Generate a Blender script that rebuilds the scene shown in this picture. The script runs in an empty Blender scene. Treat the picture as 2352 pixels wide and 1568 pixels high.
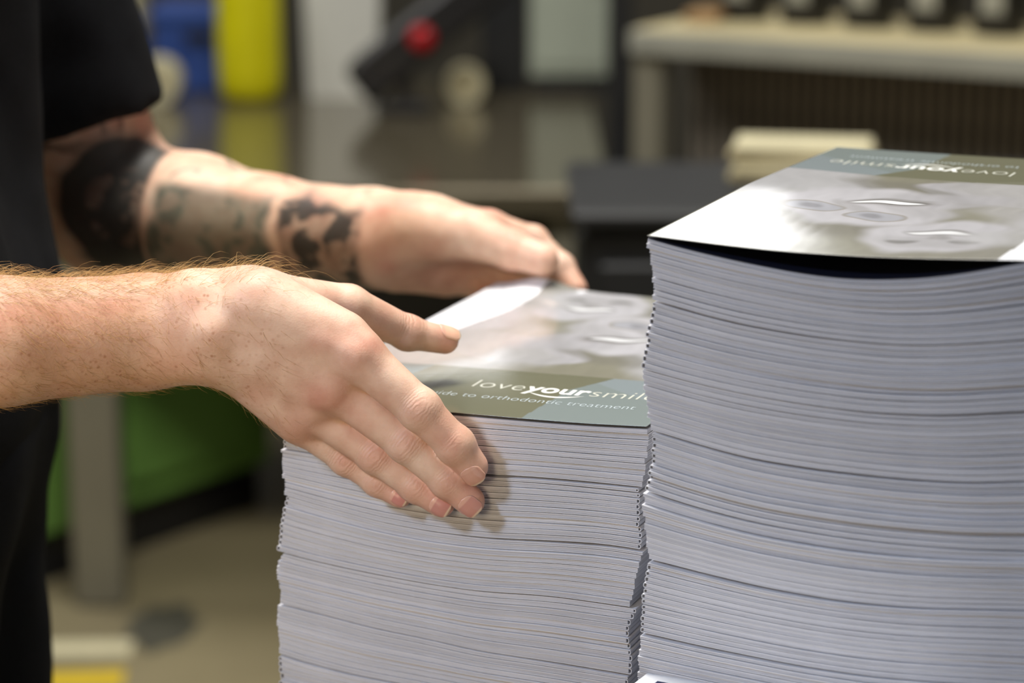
import bpy, math, random
import numpy as np
from mathutils import Vector, Matrix

random.seed(7)
rng = np.random.default_rng(7)
S = bpy.context.scene
COL = S.collection

# ------------------------------------------------------------------ camera
PITCH = 0.241
CAMZ = 1.328
LENS = 85.0
F = LENS / 36.0 * 2352.0
cam_d = bpy.data.cameras.new('camera')
cam = bpy.data.objects.new('camera', cam_d)
COL.objects.link(cam)
cam.location = (0, 0, CAMZ)
cam.rotation_euler = (math.pi / 2 - PITCH, 0, 0)
cam_d.lens = LENS
cam_d.sensor_width = 36.0
cam_d.clip_start = 0.05
cam_d.dof.use_dof = True
cam_d.dof.focus_distance = 1.243
cam_d.dof.aperture_fstop = 4.6
cam_d.dof.aperture_blades = 9
S.camera = cam

# ------------------------------------------------------------------ world, lights, exposure
W = bpy.data.worlds.new('hall_ambient')
S.world = W
W.use_nodes = True
W.node_tree.nodes['Background'].inputs['Color'].default_value = (0.76, 0.86, 1.0, 1)
W.node_tree.nodes['Background'].inputs['Strength'].default_value = 0.105

def area_light(name, loc, target, size, size_y, power, color):
    d = bpy.data.lights.new(name, 'AREA')
    d.shape = 'RECTANGLE'; d.size = size; d.size_y = size_y
    d.energy = power; d.color = color
    o = bpy.data.objects.new(name, d)
    COL.objects.link(o)
    o.location = loc
    o.rotation_euler = (Vector(target) - Vector(loc)).to_track_quat('-Z', 'Y').to_euler()
    return o

# cool daylight beam entering from the upper left, on the camera's side
def spot_light(name, loc, target, cone, radius, power, color):
    d = bpy.data.lights.new(name, 'SPOT'); d.energy = power; d.color = color
    d.spot_size = math.radians(cone); d.spot_blend = 1.0; d.shadow_soft_size = radius
    o = bpy.data.objects.new(name, d); COL.objects.link(o); o.location = loc
    o.rotation_euler = (Vector(target) - Vector(loc)).to_track_quat('-Z', 'Y').to_euler()
    return o
spot_light('daylight_key', (-1.75, -0.20, 2.60), (-0.14, 1.22, 0.97), 32, 0.20, 165, (0.60, 0.74, 1.0))
# warm roof light over the trolley
area_light('roof_light', (-0.12, 1.62, 3.3), (-0.15, 1.30, 1.0), 1.0, 0.7, 96, (1.0, 0.97, 0.92))
# daylight from a door at the back left
area_light('door_light', (-1.55, 3.85, 2.65), (-0.05, 1.40, 1.0), 0.6, 0.6, 40, (1.0, 0.97, 0.93))
# warm fill spot added left behind the camera to lift the finger shadows
spot_light('warm_fill', (-0.85, -0.90, 1.55), (-0.28, 1.22, 0.97), 29, 0.35, 114, (1.0, 0.78, 0.50))
# roof lights over the machines behind
area_light('roof_light_machines', (0.7, 3.9, 4.2), (0.5, 4.0, 0.6), 3.5, 1.0, 48, (1.0, 0.93, 0.80))

S.view_settings.view_transform = 'Standard'
S.view_settings.look = 'None'
S.view_settings.exposure = 0.0
S.view_settings.gamma = 1.0
S.view_settings.use_curve_mapping = False

# ------------------------------------------------------------------ helpers
CP, SP = math.cos(PITCH), math.sin(PITCH)

def ray(px, py):
    x = (px - 1176) / F; v = (784 - py) / F
    return np.array([x, CP + v * SP, -SP + v * CP])

def at(px, py, Y):
    """World point at depth Y on the sight line measured in the photograph."""
    r = ray(px, py)
    return np.array([0, 0, CAMZ]) + r * (Y / r[1])

def link(o, parent=None):
    COL.objects.link(o)
    if parent is not None:
        o.parent = parent
    return o

def mesh_obj(name, verts, faces, mat=None, parent=None, smooth=False):
    me = bpy.data.meshes.new(name)
    me.from_pydata([tuple(map(float, v)) for v in verts], [], [tuple(f) for f in faces])
    me.update()
    if smooth:
        me.polygons.foreach_set('use_smooth', [True] * len(me.polygons))
    if mat:
        me.materials.append(mat)
    return link(bpy.data.objects.new(name, me), parent)

def np_mesh(name, V, Q, mat=None, parent=None, smooth=True):
    me = bpy.data.meshes.new(name)
    k = Q.shape[1]
    me.vertices.add(len(V)); me.vertices.foreach_set('co', V.astype(np.float32).ravel())
    me.loops.add(Q.size); me.loops.foreach_set('vertex_index', Q.astype(np.int32).ravel())
    me.polygons.add(len(Q))
    me.polygons.foreach_set('loop_start', np.arange(0, Q.size, k, dtype=np.int32))
    me.polygons.foreach_set('loop_total', np.full(len(Q), k, dtype=np.int32))
    me.update(calc_edges=True)
    me.validate()
    if smooth:
        me.polygons.foreach_set('use_smooth', np.ones(len(me.polygons), dtype=bool))
    if mat:
        me.materials.append(mat)
    return link(bpy.data.objects.new(name, me), parent)

def set_color(o, name, rgb):
    a = o.data.color_attributes.new(name, 'FLOAT_COLOR', 'POINT')
    c = np.ones((len(rgb), 4), dtype=np.float32); c[:, :3] = rgb
    a.data.foreach_set('color', c.ravel())

def set_float(o, name, val):
    a = o.data.attributes.new(name, 'FLOAT', 'POINT')
    a.data.foreach_set('value', np.asarray(val, dtype=np.float32))

def empty(name, loc=(0, 0, 0), rz=0.0):
    o = bpy.data.objects.new(name, None)
    o.empty_display_size = 0.05
    COL.objects.link(o)
    o.location = loc; o.rotation_euler = (0, 0, rz)
    return o

def tag(o, label=None, cat=None, group=None, kind=None):
    if label: o['label'] = label
    if cat: o['category'] = cat
    if group: o['group'] = group
    if kind: o['kind'] = kind
    return o

class MB:
    """Collects shapes into one mesh."""
    def __init__(self): self.v = []; self.f = []
    def add(self, vs, fs):
        b = len(self.v); self.v += [tuple(map(float, x)) for x in vs]; self.f += [tuple(i + b for i in f) for f in fs]
        return self
    def box(self, lo, hi, bev=0.0):
        (x0, y0, z0), (x1, y1, z1) = lo, hi
        if bev <= 0:
            vs = [(x0,y0,z0),(x1,y0,z0),(x1,y1,z0),(x0,y1,z0),(x0,y0,z1),(x1,y0,z1),(x1,y1,z1),(x0,y1,z1)]
            fs = [(0,3,2,1),(4,5,6,7),(0,1,5,4),(1,2,6,5),(2,3,7,6),(3,0,4,7)]
            return self.add(vs, fs)
        b = min(bev, (x1-x0)*.45, (y1-y0)*.45, (z1-z0)*.45)
        rings = []
        for z, i in ((z0, b), (z0 + b, 0), (z1 - b, 0), (z1, b)):
            c = b
            xs0, xs1, ys0, ys1 = x0 + i, x1 - i, y0 + i, y1 - i
            if i: c = b * .6
            rings.append([(xs0+c,ys0,z),(xs1-c,ys0,z),(xs1,ys0+c,z),(xs1,ys1-c,z),(xs1-c,ys1,z),(xs0+c,ys1,z),(xs0,ys1-c,z),(xs0,ys0+c,z)])
        return self.loft(rings)
    def loft(self, rings, cap=True):
        n = len(rings[0]); vs = [p for r in rings for p in r]; fs = []
        for i in range(len(rings) - 1):
            for j in range(n):
                k = (j + 1) % n
                fs.append((i*n+j, i*n+k, (i+1)*n+k, (i+1)*n+j))
        if cap:
            fs.append(tuple(range(n-1, -1, -1))); m = (len(rings)-1)*n
            fs.append(tuple(range(m, m+n)))
        return self.add(vs, fs)
    def lathe(self, prof, n=24, c=(0, 0, 0), axis='z'):
        rings = []
        for r, h in prof:
            ring = []
            for j in range(n):
                a = 2*math.pi*j/n
                p = (r*math.cos(a), r*math.sin(a), h)
                if axis == 'y': p = (p[0], -p[2], p[1])
                if axis == 'x': p = (p[2], p[0], p[1])
                ring.append((c[0]+p[0], c[1]+p[1], c[2]+p[2]))
            rings.append(ring)
        return self.loft(rings)
    def tube(self, pts, r, n=8):
        pts = [Vector(p) for p in pts]; rings = []
        for i, p in enumerate(pts):
            t = (pts[min(i+1, len(pts)-1)] - pts[max(i-1, 0)]).normalized()
            u = t.orthogonal().normalized(); w = t.cross(u)
            rr = r[i] if isinstance(r, (list, tuple)) else r
            rings.append([p + u*rr*math.cos(2*math.pi*j/n) + w*rr*math.sin(2*math.pi*j/n) for j in range(n)])
        return self.loft(rings)
    def build(self, name, mat=None, parent=None, smooth=False):
        return mesh_obj(name, self.v, self.f, mat, parent, smooth)

_tab = rng.random((32, 32, 32)).astype(np.float32)
def vnoise(P, scale):
    p = np.asarray(P)*scale; i = np.floor(p).astype(int); f_ = p-i; f_ = f_*f_*(3-2*f_)
    out = 0
    for a in (0, 1):
        for b in (0, 1):
            for c in (0, 1):
                w_ = (f_[..., 0] if a else 1-f_[..., 0])*(f_[..., 1] if b else 1-f_[..., 1])*(f_[..., 2] if c else 1-f_[..., 2])
                out = out + w_*_tab[(i[..., 0]+a) % 32, (i[..., 1]+b) % 32, (i[..., 2]+c) % 32]
    return out

# ------------------------------------------------------------------ materials
def srgb(r, g, b):
    f = lambda c: (c/255/12.92) if c/255 <= .04045 else ((c/255+.055)/1.055)**2.4
    return (f(r), f(g), f(b))

def mat(name, col, rough=0.6, metal=0.0, noise=0.0, nscale=40, bump=0.0, bscale=200, spec=0.5, stretch=None):
    m = bpy.data.materials.new(name); m.use_nodes = True
    nt = m.node_tree; b = nt.nodes['Principled BSDF']
    b.inputs['Roughness'].default_value = rough
    b.inputs['Metallic'].default_value = metal
    b.inputs['Specular IOR Level'].default_value = spec
    tc = nt.nodes.new('ShaderNodeTexCoord')
    src = tc.outputs['Object']
    if stretch:
        mp = nt.nodes.new('ShaderNodeMapping'); mp.inputs['Scale'].default_value = stretch
        nt.links.new(src, mp.inputs['Vector']); src = mp.outputs['Vector']
    n = nt.nodes.new('ShaderNodeTexNoise'); n.inputs['Scale'].default_value = nscale; n.inputs['Detail'].default_value = 4
    nt.links.new(src, n.inputs['Vector'])
    r = nt.nodes.new('ShaderNodeValToRGB')
    lo = [max(0, c*(1-noise)) for c in col]; hi = [min(1, c*(1+noise)) for c in col]
    r.color_ramp.elements[0].position = .3; r.color_ramp.elements[1].position = .7
    r.color_ramp.elements[0].color = (*lo, 1); r.color_ramp.elements[1].color = (*hi, 1)
    nt.links.new(n.outputs['Fac'], r.inputs['Fac'])
    nt.links.new(r.outputs['Color'], b.inputs['Base Color'])
    if bump:
        n2 = nt.nodes.new('ShaderNodeTexNoise'); n2.inputs['Scale'].default_value = bscale
        nt.links.new(src, n2.inputs['Vector'])
        bp = nt.nodes.new('ShaderNodeBump'); bp.inputs['Strength'].default_value = bump; bp.inputs['Distance'].default_value = .002
        nt.links.new(n2.outputs['Fac'], bp.inputs['Height']); nt.links.new(bp.outputs['Normal'], b.inputs['Normal'])
    return m

def mat_emit(name, col, strength):
    m = bpy.data.materials.new(name); m.use_nodes = True
    nt = m.node_tree; nt.nodes.remove(nt.nodes['Principled BSDF'])
    e = nt.nodes.new('ShaderNodeEmission'); e.inputs['Color'].default_value = (*col, 1); e.inputs['Strength'].default_value = strength
    nt.links.new(e.outputs[0], nt.nodes['Material Output'].inputs['Surface'])
    return m

def mat_pages(name, lo, hi):
    """Cut paper edges: fine page lines running along the booklet (uv.x along, uv.y through its thickness)."""
    m = bpy.data.materials.new(name); m.use_nodes = True
    nt = m.node_tree; b = nt.nodes['Principled BSDF']
    b.inputs['Roughness'].default_value = .6; b.inputs['Specular IOR Level'].default_value = .25
    uv = nt.nodes.new('ShaderNodeUVMap')
    oi = nt.nodes.new('ShaderNodeObjectInfo')
    mp = nt.nodes.new('ShaderNodeMapping'); mp.inputs['Scale'].default_value = (4, 7, 1)
    nt.links.new(uv.outputs['UV'], mp.inputs['Vector'])
    cx = nt.nodes.new('ShaderNodeCombineXYZ')
    ml = nt.nodes.new('ShaderNodeMath'); ml.operation = 'MULTIPLY'; ml.inputs[1].default_value = 57
    nt.links.new(oi.outputs['Random'], ml.inputs[0]); nt.links.new(ml.outputs[0], cx.inputs['Z'])
    ad = nt.nodes.new('ShaderNodeVectorMath'); ad.operation = 'ADD'
    nt.links.new(mp.outputs['Vector'], ad.inputs[0]); nt.links.new(cx.outputs[0], ad.inputs[1])
    n = nt.nodes.new('ShaderNodeTexNoise'); n.inputs['Scale'].default_value = 1.0; n.inputs['Detail'].default_value = 3
    nt.links.new(ad.outputs[0], n.inputs['Vector'])
    r = nt.nodes.new('ShaderNodeValToRGB')
    r.color_ramp.elements[0].position = .36; r.color_ramp.elements[1].position = .62
    r.color_ramp.elements[0].color = (*lo, 1); r.color_ramp.elements[1].color = (*hi, 1)
    nt.links.new(n.outputs['Fac'], r.inputs['Fac'])
    # each booklet a slightly different tone of paper
    hs = nt.nodes.new('ShaderNodeHueSaturation')
    mr = nt.nodes.new('ShaderNodeMapRange'); mr.inputs['To Min'].default_value = .88; mr.inputs['To Max'].default_value = 1.05
    nt.links.new(oi.outputs['Random'], mr.inputs['Value']); nt.links.new(mr.outputs[0], hs.inputs['Value'])
    nt.links.new(r.outputs['Color'], hs.inputs['Color']); nt.links.new(hs.outputs['Color'], b.inputs['Base Color'])
    bp = nt.nodes.new('ShaderNodeBump'); bp.inputs['Strength'].default_value = .5; bp.inputs['Distance'].default_value = .0004
    nt.links.new(n.outputs['Fac'], bp.inputs['Height']); nt.links.new(bp.outputs['Normal'], b.inputs['Normal'])
    return m

def mat_print(name):
    m = bpy.data.materials.new(name); m.use_nodes = True
    nt = m.node_tree; b = nt.nodes['Principled BSDF']
    a = nt.nodes.new('ShaderNodeVertexColor'); a.layer_name = 'print'
    nt.links.new(a.outputs['Color'], b.inputs['Base Color'])
    b.inputs['Roughness'].default_value = .10
    b.inputs['Specular IOR Level'].default_value = .5
    tc = nt.nodes.new('ShaderNodeTexCoord')
    n = nt.nodes.new('ShaderNodeTexNoise'); n.inputs['Scale'].default_value = 14
    nt.links.new(tc.outputs['Object'], n.inputs['Vector'])
    bp = nt.nodes.new('ShaderNodeBump'); bp.inputs['Strength'].default_value = .12; bp.inputs['Distance'].default_value = .001
    nt.links.new(n.outputs['Fac'], bp.inputs['Height']); nt.links.new(bp.outputs['Normal'], b.inputs['Normal'])
    return m

def mat_skin(name):
    m = bpy.data.materials.new(name); m.use_nodes = True
    nt = m.node_tree; b = nt.nodes['Principled BSDF']; L = nt.links.new
    a = nt.nodes.new('ShaderNodeVertexColor'); a.layer_name = 'skin'
    fr = nt.nodes.new('ShaderNodeAttribute'); fr.attribute_name = 'freckle'
    kn = nt.nodes.new('ShaderNodeAttribute'); kn.attribute_name = 'knuckle'
    tc = nt.nodes.new('ShaderNodeTexCoord')
    # blotchy tone
    n = nt.nodes.new('ShaderNodeTexNoise'); n.inputs['Scale'].default_value = 90; n.inputs['Detail'].default_value = 5
    L(tc.outputs['Object'], n.inputs['Vector'])
    rp = nt.nodes.new('ShaderNodeValToRGB')
    rp.color_ramp.elements[0].position = .3; rp.color_ramp.elements[1].position = .7
    rp.color_ramp.elements[0].color = (.88, .78, .74, 1); rp.color_ramp.elements[1].color = (1.05, 1.05, 1.03, 1)
    L(n.outputs['Fac'], rp.inputs['Fac'])
    mx = nt.nodes.new('ShaderNodeMix'); mx.data_type = 'RGBA'; mx.blend_type = 'MULTIPLY'; mx.inputs['Factor'].default_value = 1
    L(a.outputs['Color'], mx.inputs['A']); L(rp.outputs['Color'], mx.inputs['B'])
    # freckles
    v = nt.nodes.new('ShaderNodeTexVoronoi'); v.inputs['Scale'].default_value = 300; v.inputs['Randomness'].default_value = 1
    L(tc.outputs['Object'], v.inputs['Vector'])
    fr2 = nt.nodes.new('ShaderNodeValToRGB')
    fr2.color_ramp.elements[0].position = .08; fr2.color_ramp.elements[1].position = .36
    fr2.color_ramp.elements[0].color = (1, 1, 1, 1); fr2.color_ramp.elements[1].color = (0, 0, 0, 1)
    L(v.outputs['Distance'], fr2.inputs['Fac'])
    n3 = nt.nodes.new('ShaderNodeTexNoise'); n3.inputs['Scale'].default_value = 130
    L(tc.outputs['Object'], n3.inputs['Vector'])
    m1 = nt.nodes.new('ShaderNodeMath'); m1.operation = 'MULTIPLY'; L(fr2.outputs['Color'], m1.inputs[0]); L(fr.outputs['Fac'], m1.inputs[1])
    mr = nt.nodes.new('ShaderNodeMapRange'); mr.inputs['From Min'].default_value = .38; mr.inputs['From Max'].default_value = .66
    L(n3.outputs['Fac'], mr.inputs['Value'])
    m2 = nt.nodes.new('ShaderNodeMath'); m2.operation = 'MULTIPLY'; L(m1.outputs[0], m2.inputs[0]); L(mr.outputs[0], m2.inputs[1])
    mx2 = nt.nodes.new('ShaderNodeMix'); mx2.data_type = 'RGBA'
    L(m2.outputs[0], mx2.inputs['Factor']); L(mx.outputs['Result'], mx2.inputs['A']); mx2.inputs['B'].default_value = (.40, .17, .08, 1)
    L(mx2.outputs['Result'], b.inputs['Base Color'])
    b.inputs['Roughness'].default_value = .52
    b.inputs['Specular IOR Level'].default_value = .38
    b.inputs['Subsurface Weight'].default_value = .22
    b.inputs['Subsurface Radius'].default_value = (1.0, .38, .2)
    b.inputs['Subsurface Scale'].default_value = .004
    # relief: pores everywhere, creases at the finger joints
    v2 = nt.nodes.new('ShaderNodeTexVoronoi'); v2.inputs['Scale'].default_value = 900
    L(tc.outputs['Object'], v2.inputs['Vector'])
    bp = nt.nodes.new('ShaderNodeBump'); bp.inputs['Strength'].default_value = .16; bp.inputs['Distance'].default_value = .0004
    L(v2.outputs['Distance'], bp.inputs['Height'])
    at_ = nt.nodes.new('ShaderNodeAttribute'); at_.attribute_name = 'crease'
    w = nt.nodes.new('ShaderNodeMath'); w.operation = 'SINE'
    nz = nt.nodes.new('ShaderNodeTexNoise'); nz.inputs['Scale'].default_value = 260; L(tc.outputs['Object'], nz.inputs['Vector'])
    nzm = nt.nodes.new('ShaderNodeMath'); nzm.operation = 'MULTIPLY_ADD'; nzm.inputs[1].default_value = 9.0
    L(nz.outputs['Fac'], nzm.inputs[0]); L(at_.outputs['Fac'], nzm.inputs[2]); L(nzm.outputs[0], w.inputs[0])
    wm = nt.nodes.new('ShaderNodeMath'); wm.operation = 'MULTIPLY'; L(w.outputs[0], wm.inputs[0]); L(kn.outputs['Fac'], wm.inputs[1])
    bp2 = nt.nodes.new('ShaderNodeBump'); bp2.inputs['Strength'].default_value = .42; bp2.inputs['Distance'].default_value = .00035
    L(wm.outputs[0], bp2.inputs['Height']); L(bp.outputs['Normal'], bp2.inputs['Normal']); L(bp2.outputs['Normal'], b.inputs['Normal'])
    return m

M = {}
M['pages'] = mat_pages('booklet_paper', srgb(182, 181, 186), srgb(208, 207, 211))
M['cover_edge'] = mat('booklet_cover_stock', srgb(222, 221, 224), .45, noise=.05, nscale=60)
M['print'] = mat_print('glossy_cover_print')
M['ink_white'] = mat('white_print', srgb(236, 236, 228), .25)
M['ink_pale'] = mat('pale_print', srgb(196, 196, 182), .25)
M['ink_blue'] = mat('pale_blue_print', srgb(186, 196, 198), .25)
M['navy'] = mat('navy_print', srgb(24, 34, 74), .4)
M['gap_shade'] = mat('gap_shade_navy', srgb(20, 22, 40), .5)  # navy for the shade painted into the gap below the right cover
M['card'] = mat('white_card', srgb(244, 244, 244), .4, noise=.02)
M['skin'] = mat_skin('skin')
M['nail'] = None
M['black_cloth'] = mat('black_cotton', srgb(17, 18, 21), .85, noise=.25, nscale=300, bump=.3, bscale=900, spec=.2)
M['navy_cloth'] = mat('dark_navy_denim', srgb(15, 18, 25), .85, noise=.3, nscale=350, bump=.3, bscale=900, spec=.2)
M['steel'] = mat('brushed_steel', srgb(98, 91, 74), .13, .3, noise=.12, nscale=6, stretch=(1, 12, 1))
M['greige'] = mat('greige_paint', srgb(124, 120, 104), .5, noise=.06, nscale=8)
M['dark'] = mat('dark_machine_paint', srgb(24, 25, 26), .6, noise=.15, nscale=12)
M['black'] = mat('black_plastic', srgb(26, 26, 28), .4, noise=.1)
M['slat'] = mat('dark_slat', srgb(120, 113, 102), .5, noise=.12)
M['recess'] = mat('charcoal_panel', srgb(46, 43, 40), .7, noise=.1)
M['beige'] = mat('beige_board', srgb(190, 178, 138), .6, noise=.1, nscale=10)
M['bench_grey'] = mat('bench_edge_grey', srgb(150, 150, 138), .5, noise=.08, nscale=9)
M['cream'] = mat('cream_paper', srgb(200, 192, 158), .7, noise=.08, nscale=30)
M['yellow'] = mat('yellow_plastic', srgb(222, 214, 12), .38, noise=.08, nscale=14)
M['blue'] = mat('blue_plastic', srgb(48, 78, 150), .5, noise=.12, nscale=12)
M['white_p'] = mat('white_plastic', srgb(216, 216, 208), .5, noise=.04)
M['pale'] = mat('pale_grey_green_paint', srgb(176, 184, 168), .5, noise=.05)
M['red'] = mat('red_plastic', srgb(176, 12, 26), .3)
M['kraft'] = mat('kraft_paper', srgb(176, 160, 112), .7, noise=.1)
M['green'] = mat('green_machine_paint', srgb(108, 150, 70), .5, noise=.12, nscale=6)
M['floor'] = mat('concrete_floor', srgb(128, 118, 90), .55, noise=.16, nscale=3.0, bump=.2, bscale=60)
M['stain'] = mat('oil_stain', srgb(74, 72, 62), .5, noise=.2, nscale=9)
M['tape_y'] = mat('yellow_floor_tape', srgb(206, 176, 36), .5, noise=.08)
M['wall'] = mat('hall_wall', srgb(92, 88, 78), .8, noise=.08, nscale=2)
M['frame'] = mat('window_frame_paint', srgb(120, 120, 116), .5)
M['sky'] = mat_emit('daylit_window_pane', (0.98, 0.98, 1.0), 4.0)
M['board'] = mat('cardboard', srgb(150, 120, 82), .8, noise=.1)
M['top'] = mat('trolley_top', srgb(120, 112, 100), .5, noise=.1)

# ------------------------------------------------------------------ setting
f = MB().box((-6, -3, -.1), (7, 9, 0)).build('floor', M['floor']); tag(f, 'beige brown concrete workshop floor', kind='structure')
w = MB().box((-6, 7.0, 0), (7, 7.15, 5)).build('wall_back', M['wall']); tag(w, 'dim wall at the back of the workshop', kind='structure')
w = MB().box((-6.15, -3, 0), (-6, 7.15, 5)).build('wall_left', M['wall']); tag(w, 'dim wall on the far left of the workshop', kind='structure')
# two daylit windows high in the back wall
def wall_window(name, x0, x1, z0, z1, n, label):
    win = empty(name, (0, 6.98, z0)); tag(win, label, kind='structure')
    xs = np.linspace(x0, x1, n+1); h = z1-z0
    for i in range(n):
        MB().box((xs[i]+.012, 0, .012), (xs[i+1]-.012, .015, h-.012)).build('pane', M['sky'], win)
    for x in xs:
        MB().box((x-.012, -.02, 0), (x+.012, .019, h)).build('mullion', M['frame'], win)
    MB().box((x0-.03, -.03, -.04), (x1+.03, .019, .012)).build('window_sill', M['frame'], win)
    MB().box((x0-.03, -.03, h-.012), (x1+.03, .019, h+.03)).build('window_head', M['frame'], win)
wall_window('window_1', -2.6, -.06, 2.20, 2.37, 3, 'low daylit strip window in the back wall')
wall_window('window_2', .42, .88, 2.40, 2.95, 1, 'tall daylit window in the back wall')

# ------------------------------------------------------------------ trolley carrying the stacks
ZT = .815
SL = dict(o=np.array([-.1237, 1.2635]), a=.399)
SR = dict(o=np.array([.0649, 1.1503]), a=.442)
BW, BL = .210, .297
tr = empty('trolley', (SL['o'][0], SL['o'][1], 0), -SL['a'])
tag(tr, 'low work trolley carrying the two booklet stacks', 'trolley')
MB().box((.004, -.20, ZT-.03), (.60, .34, ZT-.0005), .004).build('top', M['top'], tr)
for x, y in ((.03, -.17), (.57, -.17), (.03, .31), (.57, .31)):
    MB().box((x-.02, y-.02, .0), (x+.02, y+.02, ZT-.03)).build('leg', M['frame'], tr)

# ------------------------------------------------------------------ booklets
ONES = ['', 'first', 'second', 'third', 'fourth', 'fifth', 'sixth', 'seventh', 'eighth', 'ninth', 'tenth', 'eleventh', 'twelfth', 'thirteenth',
        'fourteenth', 'fifteenth', 'sixteenth', 'seventeenth', 'eighteenth', 'nineteenth']
TENS = ['', '', 'twent', 'thirt', 'fort', 'fift', 'sixt', 'sevent', 'eight', 'ninet']
def ordinal(n):
    if n < 20: return ONES[n]
    if n >= 100: return 'hundredth' if n == 100 else 'hundred and ' + ordinal(n-100)
    t, o = divmod(n, 10)
    return TENS[t] + ('ieth' if o == 0 else 'y-' + ONES[o])

NU = 25
UG = np.linspace(0, BW, NU)

def face_uz(S_, px, py):
    e = np.array([math.cos(S_['a']), -math.sin(S_['a'])]); g = np.array([math.sin(S_['a']), math.cos(S_['a'])])
    r = ray(px, py); t = (S_['o'] @ g) / (r[:2] @ g)
    return (r[:2]*t - S_['o']) @ e, CAMZ + r[2]*t

def curve(S_, pts):
    uz = sorted(face_uz(S_, *p) for p in pts)
    u = np.array([a for a, b in uz]); z = np.array([b for a, b in uz])
    # linear extrapolation at the ends (gentle), then light smoothing
    out = np.interp(UG, u, z)
    sl = (z[1]-z[0])/(u[1]-u[0]); out = np.where(UG < u[0], z[0] + sl*(UG-u[0]), out)
    sr = (z[-1]-z[-2])/(u[-1]-u[-2]); out = np.where(UG > u[-1], z[-1] + .8*sr*(UG-u[-1]), out)
    for _ in range(2):
        o = out.copy(); o[1:-1] = (out[:-2] + 2*out[1:-1] + out[2:])/4; out = o
    return out

def booklet_mesh_parts(zb, zt, spine, v0, v1, name_root, thick=.00034, top_sheet=True):
    """zb/zt: lower and upper profile over UG; spine 'l' or 'r'. Returns cover and pages meshes (local u,v,z)."""
    u = UG.copy(); B = zb.copy(); T = zt.copy()
    if spine == 'r':
        pass
    else:
        B = B[::-1]; T = T[::-1]        # build with the spine on the right, then mirror
    h = (T[-1]-B[-1])/2; c = (T[-1]+B[-1])/2
    k = min(h*.55, .0012)
    arc_o = []; arc_i = []
    na = 6
    for i in range(na+1):
        t = math.pi/2 - math.pi*i/na
        ct, st = math.cos(t), math.sin(t)
        st = math.copysign(abs(st)**.7, st)
        arc_o.append((BW + k*ct, c + h*st)); arc_i.append((BW + (k-thick)*ct, c + (h-thick)*st))
    if top_sheet:
        outer = [(u[i], T[i]) for i in range(NU-1)] + arc_o + [(u[i], B[i]) for i in range(NU-2, -1, -1)]
        inner = [(u[i], T[i]-thick) for i in range(NU-1)] + arc_i + [(u[i], B[i]+thick) for i in range(NU-2, -1, -1)]
    else:
        outer = arc_o[1:] + [(u[i], B[i]) for i in range(NU-2, -1, -1)]
        inner = arc_i[1:] + [(u[i], B[i]+thick) for i in range(NU-2, -1, -1)]
    n = len(outer)
    mir = (lambda x: x) if spine == 'r' else (lambda x: BW - x)
    V = []
    for v in (v0, v1):
        for p in outer: V.append((mir(p[0]), v, p[1]))
        for p in inner: V.append((mir(p[0]), v, p[1]))
    Fc = []
    fl = spine != 'r'
    def q(*f): Fc.append(tuple(reversed(f)) if fl else f)
    for i in range(n-1):
        a, b = i, i+1
        q(2*n+a, 2*n+b, b, a)                 # outside
        q(n+a, n+b, 3*n+b, 3*n+a)             # inside
        q(a, b, n+b, n+a)                     # front edge
        q(3*n+a, 3*n+b, 2*n+b, 2*n+a)         # back edge
    q(0, n, 3*n, 2*n); q(n-1, 2*n+n-1, 3*n+n-1, n+n-1)
    # pages
    iv = v0 + .0003 + rng.uniform(-.0001, .0002); jv = v1 - .0002
    g = .0001
    pu = np.append(u[:-1], BW - .0009)
    PV = []; UVv = []
    Tp = T - thick - g; Bp = B + thick + g
    Tp[-1] = c + (h-thick)*.8; Bp[-1] = c - (h-thick)*.8
    for v in (iv, jv):
        for i in range(NU): PV.append((mir(pu[i]), v, Bp[i])); UVv.append((pu[i]/BW, 0))
        for i in range(NU): PV.append((mir(pu[i]), v, Tp[i])); UVv.append((pu[i]/BW, 1))
    m = 2*NU; PF = []
    def r_(*f): PF.append(tuple(reversed(f)) if fl else f)
    for i in range(NU-1):
        r_(i, i+1, NU+i+1, NU+i)
        r_(m+NU+i, m+NU+i+1, m+i+1, m+i)
        r_(NU+i, NU+i+1, m+NU+i+1, m+NU+i)
        r_(m+i, m+i+1, i+1, i)
    r_(0, NU, m+NU, m); r_(NU-1, m+NU-1, m+2*NU-1, 2*NU-1)
    return V, Fc, PV, PF, UVv

def add_pages(PV, PF, UVv, parent):
    o = mesh_obj('pages', PV, PF, M['pages'], parent)
    uvl = o.data.uv_layers.new(name='UVMap')
    li = np.zeros(len(o.data.loops), dtype=np.int32); o.data.loops.foreach_get('vertex_index', li)
    uvl.data.foreach_set('uv', np.array(UVv, dtype=np.float32)[li].ravel())
    return o

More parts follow.
